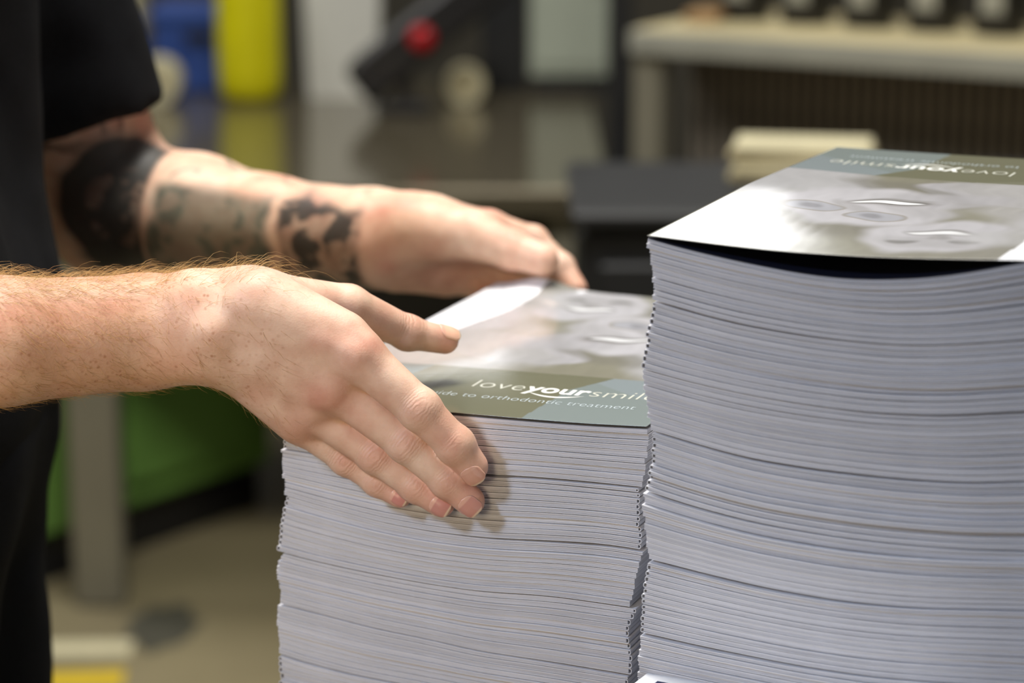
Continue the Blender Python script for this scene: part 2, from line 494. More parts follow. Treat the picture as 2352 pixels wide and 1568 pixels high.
def make_stack(S_, seams, shift_pts, per, stackword, group, spines, first_special):
    """seams: list of (px, py) polylines from the top down; booklets fill the space between them."""
    curves = [curve(S_, s) for s in seams]
    flat = np.full(NU, ZT)
    curves.append(flat*1.0)
    sh_z = [face_uz(S_, *p)[1] for p in shift_pts]; sh_u = [face_uz(S_, *p)[0] for p in shift_pts]
    order = np.argsort(sh_z); sh_z = np.array(sh_z)[order]; sh_u = np.array(sh_u)[order]
    idx = 0; info = {}
    for k in range(len(curves)-1):
        hi, lo = curves[k], curves[k+1]
        n = max(1, int(round((hi-lo).mean()/per)))
        wts = rng.uniform(.92, 1.08, n); cuts = np.concatenate([[0], np.cumsum(wts)/wts.sum()])
        sp = spines[k % len(spines)]
        for i in range(n):
            t0, t1 = cuts[i], cuts[i+1]
            zt = hi*(1-t0) + lo*t0; zb = hi*(1-t1) + lo*t1
            gap_top = .00042 + .00018*(.5+.5*np.sin(UG/BW*rng.uniform(2, 6)+rng.uniform(0, 6)))
            if i == 0 and k > 0:   # air between bundles
                ph = rng.uniform(0, 6.28)
                gap_top = (.0008 + .0010*(.5+.5*np.sin(UG/BW*4+ph)))
            elif rng.random() < .1:
                gap_top = .0003 + .0006*(.5+.5*np.sin(UG/BW*5+rng.uniform(0, 6)))
            zt = zt - gap_top; zb = zb + .00005
            idx += 1
            zc = zt[0] if S_ is SR else zt[0]
            du = (np.interp(zt[-1], sh_z, sh_u) - BW - .0004 if S_ is SL else np.interp(zt[0], sh_z, sh_u)) + rng.normal(0, .00035)
            dv = rng.normal(0, .0005) + .0006*math.sin(idx*.23)
            if S_ is SR and idx > 30 and rng.random() < .07: dv -= .0013
            e = np.array([math.cos(S_['a']), -math.sin(S_['a'])]); g = np.array([math.sin(S_['a']), math.cos(S_['a'])])
            pos = S_['o'] + e*du + g*dv
            root = empty('booklet', (pos[0], pos[1], float(zb.min())), -S_['a'] + rng.normal(0, .0012))
            if S_ is SL and idx > 1:
                q_ = min(.018, .004 + .0012*idx); root.scale = (1-q_, 1, 1); root.location.x += e[0]*BW*q_; root.location.y += e[1]*BW*q_
            zt = zt - zb.min(); base = float(zb.min()); zb = zb - base
            special = first_special and idx == 1
            V, Fc, PV, PF, UVv = booklet_mesh_parts(zb, zt, sp, 0, BL, 'booklet', top_sheet=not special)
            mesh_obj('cover', V, Fc, M['cover_edge'], root)
            add_pages(PV, PF, UVv, root)
            if special:
                info = dict(root=root, zt=zt, base=base)
                tag(root, first_special, 'booklet', group)
            else:
                tag(root, 'closed white booklet, %s from the top of the %s' % (ordinal(idx), stackword), 'booklet', group)
    info['n'] = idx
    return info

# measured seams between bundles: left stack
L_top = [(650, 918), (760, 925), (900, 934), (1040, 946), (1200, 960), (1350, 972), (1490, 979)]
L_seams = [
    [(650, 922), (760, 929), (900, 938), (1040, 950), (1200, 964), (1350, 976), (1490, 983)],
    [(651, 1030), (763, 1048), (900, 1066), (1110, 1091), (1212, 1095), (1335, 1105), (1469, 1119)],
    [(667, 1138), (763, 1166), (886, 1199), (1008, 1221), (1131, 1235), (1294, 1242), (1416, 1250), (1473, 1260)],
    [(645, 1264), (763, 1295), (886, 1321), (1008, 1344), (1131, 1362), (1294, 1372), (1457, 1395)],
    [(645, 1384), (763, 1413), (886, 1446), (1008, 1470), (1131, 1499), (1294, 1523), (1445, 1548)],
    [(645, 1495), (722, 1521), (845, 1552), (1008, 1582), (1131, 1604), (1294, 1630), (1450, 1655)],
]
# right-hand edge of the left stack, bundle by bundle
L_shift = [(1490, 985), (1487, 1040), (1480, 1090), (1473, 1114), (1467, 1122), (1468, 1180), (1472, 1250), (1476, 1266), (1470, 1290), (1461, 1325),
           (1451, 1370), (1447, 1388), (1457, 1400), (1447, 1420), (1442, 1450), (1446, 1480), (1450, 1520), (1448, 1540), (1440, 1552), (1444, 1650)]
# right stack
R_top = [(1483, 541), (1560, 551), (1680, 566), (1800, 578), (2000, 590), (2200, 595), (2352, 597)]
R_seams = [
    [(1490, 545), (1560, 565), (1700, 598), (1850, 628), (1960, 640), (2100, 639), (2220, 625), (2352, 600)],
    [(1501, 691), (1600, 720), (1683, 741), (1845, 770), (2007, 788), (2108, 791), (2250, 784), (2352, 775)],
    [(1477, 844), (1583, 874), (1698, 900), (1826, 923), (1996, 945), (2167, 952), (2352, 941)],
    [(1498, 991), (1600, 1022), (1698, 1049), (1850, 1074), (2039, 1096), (2209, 1107), (2352, 1101)],
    [(1468, 1121), (1540, 1146), (1613, 1168), (1741, 1200), (1911, 1229), (2039, 1245), (2209, 1258), (2352, 1260)],
    [(1481, 1283), (1613, 1317), (1741, 1347), (1911, 1377), (2081, 1393), (2352, 1398)],
    [(1464, 1449), (1613, 1483), (1826, 1526), (1996, 1552), (2167, 1566), (2352, 1576)],
]
R_shift = [(1484, 541), (1495, 600), (1500, 680), (1498, 700), (1488, 770), (1477, 832), (1477, 845), (1484, 910), (1493, 985), (1503, 1000), (1496, 1060), (1490, 1112), (1480, 1122), (1483, 1200),
           (1487, 1262), (1491, 1285), (1481, 1345), (1475, 1410), (1475, 1445), (1469, 1490), (1466, 1560)]

iL = make_stack(SL, L_seams, L_shift, .0030, 'shorter left stack', 'booklets stacked on the trolley', ['l', 'r', 'l', 'r', 'r', 'l'],
                'glossy topmost booklet of the shorter stack, under the bare hand')
iR = make_stack(SR, R_seams, R_shift, .0030, 'taller right stack', 'booklets stacked on the trolley', ['r', 'l', 'r', 'l', 'r', 'l', 'r'],
                'glossy topmost booklet of the taller stack, its cover bowed up')

# ---- printed front covers
def smooth01(x): x = np.clip(x, 0, 1); return x*x*(3-2*x)

def print_colors(U, V, dy=0.0):
    """Flat print of the cover: colour band with facets, above it a pale photograph of smiling faces. U,V in 0..1."""
    def lin(c): return np.array(srgb(*c))
    ol, ol2, bl, bl2 = lin((104, 103, 84)), lin((112, 111, 93)), lin((118, 126, 123)), lin((124, 132, 133))
    C = np.zeros(U.shape + (3,))
    # photograph: olive grey ground, lighter towards the head of the cover
    t = smooth01((V - .25)/.8)[..., None]
    C[:] = lin((122, 119, 104))*(1-t) + lin((138, 136, 124))*t
    x = U*.21; y = (V - dy)*.297
    wx_ = x + .0025*np.sin(y*95+1) + .0015*np.sin(y*210); wy_ = y + .0025*np.sin(x*110) + .0015*np.sin(x*230+2)
    def ell(cx, cy, rx, ry, rot, soft, col, amt=1.0):
        nonlocal C
        dx, dy_ = wx_-cx*.21, wy_-cy*.297
        c, s_ = math.cos(rot), math.sin(rot)
        a, b = (dx*c + dy_*s_)/rx, (-dx*s_ + dy_*c)/ry
        d = np.sqrt(a*a+b*b)
        w_ = (1-smooth01((d-1)/soft + .5))[..., None]*amt
        C = C*(1-w_) + np.array(lin(col))*w_
    pale, lt, mid, dk = (160, 158, 160), (172, 170, 172), (138, 136, 134), (104, 101, 98)
    # shoulders and blouses
    ell(.36, .42, .054, .030, -.35, .12, pale, .9)
    ell(.42, .36, .030, .016, -.5, .5, (150, 148, 146), .7)
    ell(.14, .50, .055, .11, .5, .4, (160, 158, 156), .8)
    ell(.90, .42, .040, .05, .2, .5, (168, 167, 169), .8)
    ell(.08, .84, .06, .06, 0, .7, (172, 171, 172), .8)
    # first face, with glasses
    ell(.72, .70, .060, .056, .3, .5, (118, 115, 106), .8)      # hair
    ell(.60, .45, .018, .050, .9, .5, (110, 107, 98), .6)
    ell(.65, .60, .043, .052, .45, .28, lt)                     # face
    ell(.53, .56, .020, .034, .5, .6, (156, 154, 154), .7)      # shaded cheek
    ell(.48, .50, .030, .02, .3, .6, pale, .7)                  # neck
    ell(.68, .615, .006, .018, .5, .8, mid, .5)                 # nose
    for cx, cy in ((.775, .635), (.60, .685)):
        ell(cx, cy, .0168, .0118, .1, .12, (138, 132, 122)); ell(cx, cy, .0152, .0102, .1, .3, (154, 154, 158))
        ell(cx+.01, cy, .006, .005, .1, .8, (128, 127, 130), .8)
    ell(.595, .555, .0215, .0100, .2, .5, (140, 137, 136)); ell(.60, .555, .018, .0072, .2, .35, dk); ell(.603, .558, .0165, .0040, .2, .3, (214, 214, 214))
    ell(.60, .53, .018, .003, .25, .8, mid, .6)
    # second face
    ell(.30, .88, .050, .044, -.2, .5, (130, 127, 116), .9)
    ell(.385, .82, .035, .041, -.2, .32, lt)
    ell(.40, .87, .028, .014, -.2, .6, (158, 156, 156), .7)
    ell(.375, .79, .0175, .0080, -.1, .4, (132, 130, 128), .9); ell(.376, .792, .0155, .0040, -.1, .35, (214, 214, 214))
    ell(.375, .835, .006, .006, 0, .7, mid, .7)
    for cx in (.31, .45): ell(cx, .865, .008, .0042, 0, .5, (124, 122, 120))
    ell(.20, .80, .03, .02, .6, .8, (168, 167, 166), .7)
    # third face, near the outer edge
    ell(.08, .64, .036, .040, .2, .4, lt, .8); ell(.10, .60, .013, .005, .3, .4, dk, .5); ell(.10, .603, .011, .0025, .3, .4, (205, 205, 205), .6)
    # white sleeve at the outer upper corner
    ws = (U < .15 + .03*np.sin(V*9 + .4) + .25*np.clip(V-.88, 0, 1)) & (V > .50 + .5*np.clip(U-.02, 0, 1) + .010*np.sin(U*60))
    C = np.where(ws[..., None], np.array(lin((240, 240, 242))), C)
    # strands of hair
    g_ = vnoise(np.stack([wx_*260 + wy_*40, wy_*60, 0*wx_], -1), 1.0)
    C *= 1 + .10*(g_-.5)[..., None]*smooth01((V-.29)*30)[..., None]
    # colour band along the foot of the cover
    band = (V < .29 + .015*np.sin(U*1.2))[..., None]
    blue = (U > .67 + .1*V) & (V < .20 + (U-.69)*1.5)
    B_ = np.where(blue[..., None], bl, ol)
    B_ = np.where((blue & (U*.9 + V*1.7 > 1.10))[..., None], bl2, B_)
    B_ = np.where((~blue & (V - U*.32 > .14))[..., None], ol2, B_)
    B_ = np.where((U < .16 + V*.3)[..., None] & (V > .2)[..., None], bl, B_)
    return np.where(band, B_, C)

def front_cover(info, S_, top_curve, back_fn, flipped, dy, lift=None):
    """The printed front cover sheet as a fine grid with thickness; returns the surface function."""
    zc = curve(S_, top_curve) - info['base']
    n_u, n_v = 240, 340
    u = np.linspace(0, BW, n_u); v = np.linspace(-.0004, BL, n_v)
    Ug, Vg = np.meshgrid(u, v, indexing='ij')
    zf = np.interp(u, UG, zc)
    def surf(uu, vv):
        s = np.asarray(vv)/BL
        z = np.interp(uu, UG, zc)*(1-s) + back_fn(uu)*s
        if lift is not None: z = z + lift(uu, vv)
        return z
    Z = surf(Ug, Vg)
    V = np.stack([Ug, Vg, Z], -1).reshape(-1, 3)
    Vb = V.copy(); Vb[:, 2] -= .0003
    idx = np.arange(n_u*n_v).reshape(n_u, n_v)
    top = np.stack([idx[:-1, :-1], idx[1:, :-1], idx[1:, 1:], idx[:-1, 1:]], -1).reshape(-1, 4)
    N = n_u*n_v
    rim = np.concatenate([idx[:, 0], idx[-1, 1:], idx[-2::-1, -1], idx[0, -2:0:-1]])
    r2 = np.roll(rim, -1)
    side = np.stack([rim, rim+N, r2+N, r2], -1)
    o = np_mesh('front_cover', np.concatenate([V, Vb]), np.concatenate([top, top[:, ::-1]+N, side]), M['print'], info['root'])
    o['label'] = 'glossy printed front cover'
    cu, cv = Ug/BW, Vg/BL
    if flipped: cu, cv = 1-cu, 1-cv
    c = print_colors(cu, cv, dy).reshape(-1, 3)
    white = np.tile(np.array(srgb(120, 120, 118)), (N, 1))
    set_color(o, 'print', np.concatenate([c, white]))
    return o, surf

def text_mesh(body, offset=0.0, shear=0.0):
    cu = bpy.data.curves.new('lettering', 'FONT'); cu.body = body; cu.size = 1.0; cu.offset = offset; cu.resolution_u = 6
    cu.shear = shear; cu.space_character = 1.02
    o = bpy.data.objects.new('lettering', cu); COL.objects.link(o)
    dg = bpy.context.evaluated_depsgraph_get(); dg.update()
    me = bpy.data.meshes.new_from_object(o.evaluated_get(dg))
    n = len(me.vertices); co = np.zeros(n*3); me.vertices.foreach_get('co', co); co = co.reshape(-1, 3)
    faces = [tuple(p.vertices) for p in me.polygons]
    bpy.data.objects.remove(o); bpy.data.curves.remove(cu); bpy.data.meshes.remove(me)
    return co, faces

def lettering(name, co, faces, surf, flipped, material, parent):
    """co in cover coordinates (metres across, metres up from the foot)."""
    u = co[:, 0]; v = co[:, 1]
    if flipped: u, v = BW-u, BL-v
    z = surf(u, v) + .00012
    o = mesh_obj(name, np.stack([u, v, z], -1), faces, material, parent)
    return o

def cover_text(surf, cover, flipped):
    # one line in three weights, fitted between u .435 and .935
    parts = []; x = 0.0
    for body, off, gap in (('love', -.012, .0), ('your', .022, .03), ('smile', -.012, .0)):
        co, fs = text_mesh(body, off)
        w0, w1 = co[:, 0].min(), co[:, 0].max()
        co[:, 0] += x - w0 + .03
        x = co[:, 0].max() + .03
        parts.append((body, co, fs))
    x0 = parts[0][1][:, 0].min(); x1 = parts[-1][1][:, 0].max()
    sc = (.935-.432)*BW/(x1-x0); base = .166*BL
    yr = None
    for body, co, fs in parts:
        c = co.copy(); c[:, 0] = .432*BW + (co[:, 0]-x0)*sc; c[:, 1] = base + co[:, 1]*sc*1.12
        if body == 'your': yr = (c[:, 0].min(), c[:, 0].max())
        lettering('lettering', c, fs, surf, flipped, M['ink_white'] if body == 'your' else M['ink_pale'], cover)
    # the smile under "your"
    n = 18; co = []; fs = []
    a, b = yr[0] + .004, yr[1] - .001
    for i in range(n+1):
        t = i/n; xx = a + (b-a)*t
        sag = -.0052*(1-(2*t-1)**2); th = .0021*(1-(2*t-1)**2) + .00015
        co += [(xx, base - .0012 + sag, 0), (xx, base - .0012 + sag - th, 0)]
        if i: fs.append((2*i-2, 2*i-1, 2*i+1, 2*i))
    lettering('smile_mark', np.array(co), fs, surf, flipped, M['ink_white'], cover)
    co, fs = text_mesh('guide to orthodontic treatment', -.014)
    sc2 = (.915-.335)*BW/(co[:, 0].max()-co[:, 0].min())
    co[:, 0] = .335*BW + (co[:, 0]-co[:, 0].min())*sc2; co[:, 1] = .098*BL + co[:, 1]*sc2*1.15
    lettering('lettering', co, fs, surf, flipped, M['ink_blue'], cover)

zL0 = .990
def backL(uu): return (zL0 - .003 - iL['base']) + 0*np.asarray(uu)
def liftL(uu, vv):
    uu, vv = np.asarray(uu), np.asarray(vv)
    flap = .0065*np.exp(-((uu-.032)/.020)**2)*smooth01((vv-.262)/.035)
    droop = -.0020*np.exp(-np.maximum(vv, 0)/.050) + .0020      # front edge curls down
    return flap + droop
cL, surfL = front_cover(iL, SL, L_top, backL, False, .05, liftL)
cover_text(surfL, cL, False)
zR0 = .990 + .1080
def backR(uu): return (zR0 - iR['base']) + .003*(np.asarray(uu)/BW)**2
def liftR(uu, vv):       # the cover bows up along its free edge
    uu, s_ = np.asarray(uu), np.clip(np.asarray(vv)/BL, 0, 1)
    ridge = 1 - (np.sqrt((s_-.48)**2 + .0012) - .035)/.48
    return .0026*ridge*np.exp(-(uu/.085)**2)
cR, surfR = front_cover(iR, SR, R_top, backR, True, .0, liftR)
cover_text(surfR, cR, True)
# dark sheet added to paint the shade under the bowed cover
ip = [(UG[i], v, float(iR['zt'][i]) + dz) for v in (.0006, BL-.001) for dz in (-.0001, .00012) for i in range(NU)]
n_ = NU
mesh_obj('gap_shade_sheet', ip, [f_ for i in range(n_-1) for f_ in ((n_+i, n_+i+1, 3*n_+i+1, 3*n_+i), (2*n_+i, 2*n_+i+1, i+1, i), (i, i+1, n_+i+1, n_+i), (3*n_+i, 3*n_+i+1, 2*n_+i+1, 2*n_+i))], M['gap_shade'], iR['root'])['label'] = 'dark navy sheet standing in for the shade under the cover'

# ---- carton with a printed card in front of the stacks
ca = -.72
cz = .868
corner = at(1492, 1541, 1.150); cz = float(corner[2])
ct = empty('carton', (corner[0], corner[1], ZT), 0)
tag(ct, 'low cardboard carton standing in front of the stacks', 'carton')
# local axes: far corner at the origin, sides run towards the camera
dl = (at(1445, 1568, 1.150*.985)[:2] - corner[:2]); 
ang1 = math.radians(-118); ang2 = math.radians(-28)
d1 = np.array([math.cos(ang1), math.sin(ang1)]); d2 = np.array([math.cos(ang2), math.sin(ang2)])
def quad(w_, l_, z0, z1, name, m_, par, i0=0.0, j0=0.0):
    P = [d1*i0+d2*j0, d1*w_+d2*j0, d1*w_+d2*l_, d1*i0+d2*l_]
    V = [(p[0], p[1], z0) for p in P] + [(p[0], p[1], z1) for p in P]
    return mesh_obj(name, V, [(3,2,1,0),(4,5,6,7),(0,1,5,4),(1,2,6,5),(2,3,7,6),(3,0,4,7)], m_, par)
hh = cz - ZT
quad(.12, .15, 0, hh-.0012, 'body', M['board'], ct, .003, .003)
cd = empty('printed_card', (corner[0], corner[1], cz-.001)); tag(cd, 'white card with dark blue print on the carton', 'card')
quad(.125, .155, 0, .0009, 'sheet', M['card'], cd)
quad(.030, .030, .0009, .0010, 'blue_print', M['navy'], cd, .0100, .0090)
quad(.045, .090, .0009, .0010, 'blue_print', M['navy'], cd, .040, .012)


# ------------------------------------------------------------------ implicit surfaces for the person
BIG = 1.0
def smin(a, b, k):
    h = np.clip(.5 + .5*(b-a)/k, 0, 1)
    return b*(1-h) + a*h - k*h*(1-h)

class Field:
    def __init__(self, xs, ys, zs):
        self.ax = [np.asarray(a, dtype=np.float32) for a in (xs, ys, zs)]
        self.d = np.full([len(a) for a in self.ax], BIG, dtype=np.float32)
    def sl(self, lo, hi):
        s = []
        for a, l, h in zip(self.ax, lo, hi):
            i0 = int(np.searchsorted(a, l)); i1 = int(np.searchsorted(a, h))
            s.append(slice(i0, max(i0, i1)))
        return tuple(s)
    def pts(self, s):
        return (self.ax[0][s[0]][:, None, None], self.ax[1][s[1]][None, :, None], self.ax[2][s[2]][None, None, :])
    def cone(self, a, b, ra, rb, k=.004, flat=None):
        a = np.asarray(a, dtype=np.float32); b = np.asarray(b, dtype=np.float32)
        m = max(ra, rb) + 2*k + .012
        s = self.sl(np.minimum(a, b)-m, np.maximum(a, b)+m)
        x, y, z = self.pts(s)
        if x.size == 0 or y.size == 0 or z.size == 0: return self
        ba = b-a; L2 = float(ba@ba) + 1e-12
        px, py, pz = x-a[0], y-a[1], z-a[2]
        h = np.clip((px*ba[0] + py*ba[1] + pz*ba[2])/L2, 0, 1)
        qx, qy, qz = px-ba[0]*h, py-ba[1]*h, pz-ba[2]*h
        if flat is not None:
            n, f_ = flat; n = np.asarray(n, dtype=np.float32); n = n/np.linalg.norm(n)
            q = qx*n[0] + qy*n[1] + qz*n[2]
            g = (1/f_ - 1)*q
            qx, qy, qz = qx+n[0]*g, qy+n[1]*g, qz+n[2]*g
        d = np.sqrt(qx*qx + qy*qy + qz*qz) - (ra + (rb-ra)*h)
        self.d[s] = smin(self.d[s], d, k)
        return self
    def ball(self, c, r, k=.004, flat=None):
        c = np.asarray(c, dtype=np.float32)
        return self.cone(c, c + np.array([0, 0, 1e-5], dtype=np.float32), r, r, k, flat)
    def merge(self, o, k):
        self.d = smin(self.d, o.d, k); return self

def surface(F_, smooth=2):
    D = F_.d; nx, ny, nz = D.shape
    ins = D < 0
    c = [ins[i:nx-1+i, j:ny-1+j, k:nz-1+k] for i in (0, 1) for j in (0, 1) for k in (0, 1)]
    cnt = sum(a.astype(np.int8) for a in c)
    act = (cnt > 0) & (cnt < 8)
    I = np.argwhere(act)
    vid = np.full(act.shape, -1, dtype=np.int64); vid[act] = np.arange(len(I))
    X, Y, Z = F_.ax
    acc = np.zeros((len(I), 3)); num = np.zeros(len(I))
    corners = [(i, j, k) for i in (0, 1) for j in (0, 1) for k in (0, 1)]
    val = {q: D[I[:, 0]+q[0], I[:, 1]+q[1], I[:, 2]+q[2]] for q in corners}
    pos = lambda q: np.stack([X[I[:, 0]+q[0]], Y[I[:, 1]+q[1]], Z[I[:, 2]+q[2]]], -1)
    for q in corners:
        for d in range(3):
            if q[d]: continue
            q2 = list(q); q2[d] = 1; q2 = tuple(q2)
            a, b = val[q], val[q2]
            m = (a < 0) != (b < 0)
            t = np.where(m, a/np.where(m, a-b, 1), 0)
            P = pos(q) + (pos(q2)-pos(q))*t[:, None]
            acc += np.where(m[:, None], P, 0); num += m
    V = acc/num[:, None]
    Q = []
    for d in range(3):
        a = ins; sl0 = [slice(1, n-1) for n in D.shape]; sl0[d] = slice(0, D.shape[d]-1)
        sl1 = list(sl0); sl1[d] = slice(1, D.shape[d])
        A, B = ins[tuple(sl0)], ins[tuple(sl1)]
        E_ = np.argwhere(A != B); fl = A[tuple(E_.T)]
        off = [0, 0, 0]
        for e in range(3):
            if e != d: E_[:, e] += 1
        e1, e2 = (d+1) % 3, (d+2) % 3
        def cell(o1, o2):
            K = E_.copy(); K[:, e1] -= o1; K[:, e2] -= o2
            return vid[K[:, 0], K[:, 1], K[:, 2]]
        q = np.stack([cell(1, 1), cell(0, 1), cell(0, 0), cell(1, 0)], -1)
        q[~fl] = q[~fl][:, ::-1]
        Q.append(q)
    Q = np.concatenate(Q); Q = Q[(Q >= 0).all(1)]
    for _ in range(smooth):
        acc = np.zeros_like(V); n = np.zeros(len(V))
        for i in range(4):
            a, b = Q[:, i], Q[:, (i+1) % 4]
            np.add.at(acc, a, V[b]); np.add.at(n, a, 1)
            np.add.at(acc, b, V[a]); np.add.at(n, b, 1)
        V = V*.5 + acc/np.maximum(n, 1)[:, None]*.5
    return V, Q

def axis_steps(*segs):
    """segs: (start, end, step)..."""
    out = []
    for a, b, s in segs: out += list(np.arange(a, b-1e-9, s))
    out.append(segs[-1][1]); return np.array(out)

# ---- near (right) arm: joints laid out in front of the stack's front face
KF = math.tan(SL['a'])
def nf(px, py, off):
    r = ray(px, py)
    t = (1.2635 - .1237*KF - off)/(r[1] + r[0]*KF)
    return np.array([0, 0, CAMZ]) + r*t

near_f = {
    'index': [(nf(826, 818, .0310), .0125), (nf(964, 940, .0265), .0106), (nf(1046, 1022, .0185), .0096), (nf(1084, 1071, .0125), .0086)],
    'middle': [(nf(770, 888, .0275), .0120), (nf(934, 1018, .0215), .0098), (nf(1028, 1104, .0145), .0087), (nf(1079, 1150, .0105), .0080)],
    'ring': [(nf(722, 940, .0240), .0114), (nf(863, 1046, .0170), .0092), (nf(955, 1116, .0120), .0082), (nf(1013, 1155, .0098), .0075)],
    'little': [(nf(690, 968, .0210), .0108), (nf(796, 1054, .0135), .0083), (nf(868, 1106, .0105), .0074), (nf(918, 1138, .0088), .0066)],
}
near_meta = {'index': (nf(575, 705, .042), .0165), 'middle': (nf(562, 740, .040), .0165), 'ring': (nf(556, 780, .038), .0155), 'little': (nf(552, 815, .036), .0140)}
near_thumb = [(at(575, 690, 1.243), .0165), (at(800, 704, 1.262), .0118), (at(936, 764, 1.279), .0091), (at(1022, 781, 1.287), .0077)]
n_wrist = nf(500, 752, .043); n_mid = at(0, 784, 1.212); n_elbow = np.array([-.400, 1.205, 1.035]); n_sh = np.array([-.415, 1.245, 1.335])
camdir_n = np.array([-.1, -.95, .28])

def hand_field(axes, fingers, metas, thumb, extra, k_web=.0055):
    palm = Field(*axes)
    for kx in metas:
        b, rb = metas[kx]; m_, rm = fingers[kx][0]
        palm.cone(b, m_, rb, rm, .010)
    extra(palm)
    out = None
    res = palm.d.copy()
    chains = [fingers[kx] for kx in fingers] + [thumb]
    for ch in chains:
        ff = Field(*axes)
        start = 0
        for (a, ra), (b, rb) in zip(ch[:-1], ch[1:]):
            ff.cone(a, b, ra, rb, .003)
        # joint swelling
        for (c, r) in (ch[1:-1] if ch is not thumb else ch[2:-1]):
            ff.ball(c, r*1.06, .003)
        d = smin(palm.d, ff.d, k_web if ch is not thumb else .014)
        res = smin(res, d, .0010)
    palm.d = res
    return palm

def near_extra(P):
    up = np.array([0, 0, 1.0])
    # forearm and wrist
    P.cone(nf(330, 762, .050), n_mid, .0295, .0318, .006, flat=(camdir_n, .85))
    P.cone(n_mid, n_elbow, .0318, .0430, .008, flat=(camdir_n, .95))
    P.cone(n_elbow, n_sh, .0430, .0540, .015)
    P.cone(nf(330, 762, .050), n_wrist, .0295, .0282, .006, flat=(camdir_n, .82))
    P.cone(n_wrist, nf(575, 768, .040), .0278, .0240, .008, flat=(camdir_n, .70))
    P.ball(nf(440, 690, .046), .0135, .010)        # radial styloid
    P.ball(nf(492, 768, .060), .0080, .010)        # ulnar head towards the camera
    # back of the hand
    P.cone(nf(610, 705, .038), nf(788, 766, .030), .0180, .0105, .012)     # muscle between thumb and index
    P.cone(nf(560, 830, .034), nf(668, 925, .027), .0160, .0130, .012)     # outer edge of the palm
    P.cone(nf(640, 800, .034), nf(740, 870, .030), .0170, .0140, .014)
    # knuckles and tendons on the back of the hand
    for kx, o in (('index', .0058), ('middle', .0062), ('ring', .0050), ('little', .0042)):
        c, r = near_f[kx][0]
        P.ball(c + camdir_n*o, r*.72, .007)
        m_, rm = near_meta[kx]
        P.cone(m_*.35 + c*.65 + camdir_n*.0110, c + camdir_n*.0115, .0018, .0030, .006)

ax_n = (axis_steps((-.52, -.36, .006), (-.36, -.18, .0025), (-.18, .0, .0010)),
        axis_steps((1.12, 1.165, .003), (1.165, 1.318, .0010), (1.318, 1.345, .003)),
        axis_steps((.875, .905, .003), (.905, 1.085, .0010), (1.085, 1.10, .003), (1.10, 1.44, .008)))
FN = hand_field(ax_n, near_f, near_meta, near_thumb, near_extra)
Vn, Qn = surface(FN, 3)
del FN

# ---- far (left) arm
fe = at(262, 482, 1.66); fw = at(852, 548, 1.575); f_sh = np.array([-.372, 1.62, 1.335])
far_f = {
    'index': [(at(1122, 527, 1.572), .0125), (at(1224, 555, 1.577), .0102), (at(1288, 614, 1.564), .0090), (at(1322, 664, 1.552), .0080)],
    'middle': [(at(1102, 562, 1.588), .0125), (at(1212, 602, 1.594), .0100), (at(1272, 667, 1.580), .0090), (at(1302, 717, 1.568), .0080)],
    'ring': [(at(1077, 597, 1.604), .0120), (at(1178, 642, 1.598), .0096), (at(1236, 702, 1.585), .0086), (at(1264, 747, 1.575), .0076)],
    'little': [(at(1047, 628, 1.608), .0110), (at(1130, 676, 1.596), .0088), (at(1183, 727, 1.585), .0078), (at(1207, 765, 1.578), .0068)],
}
far_meta = {'index': (at(925, 522, 1.582), .0200), 'middle': (at(918, 552, 1.588), .0180), 'ring': (at(910, 582, 1.596), .0165), 'little': (at(905, 606, 1.598), .0160)}
far_thumb = [(at(940, 522, 1.560), .0225), (at(1085, 540, 1.541), .0160), (at(1176, 574, 1.530), .0122), (at(1246, 597, 1.519), .0106)]
def far_extra(P):
    P.cone(fe, f_sh, .0450, .0520, .02)
    P.cone(fe, at(450, 500, 1.632), .0440, .0400, .02)
    P.cone(at(450, 500, 1.632), at(620, 521, 1.607), .0400, .0305, .02)
    P.cone(at(620, 521, 1.607), at(750, 537, 1.589), .0305, .0290, .02)
    P.cone(at(750, 537, 1.589), fw, .0290, .0305, .014)
    P.cone(fw, at(915, 562, 1.582), .0300, .0260, .014)
    P.cone(at(925, 602, 1.588), at(1025, 632, 1.602), .0165, .0130, .010)    # heel of the palm
    P.cone(at(1000, 520, 1.565), at(1100, 540, 1.555), .0190, .0120, .012)
ax_f = (axis_steps((-.46, -.30, .005), (-.30, -.08, .003), (-.08, .06, .0015)),
        axis_steps((1.47, 1.50, .004), (1.50, 1.625, .0016), (1.625, 1.74, .004)),
        axis_steps((.91, .925, .003), (.925, 1.09, .0016), (1.09, 1.42, .006)))
FF = hand_field(ax_f, far_f, far_meta, far_thumb, far_extra)
Vf, Qf = surface(FF)
del FF

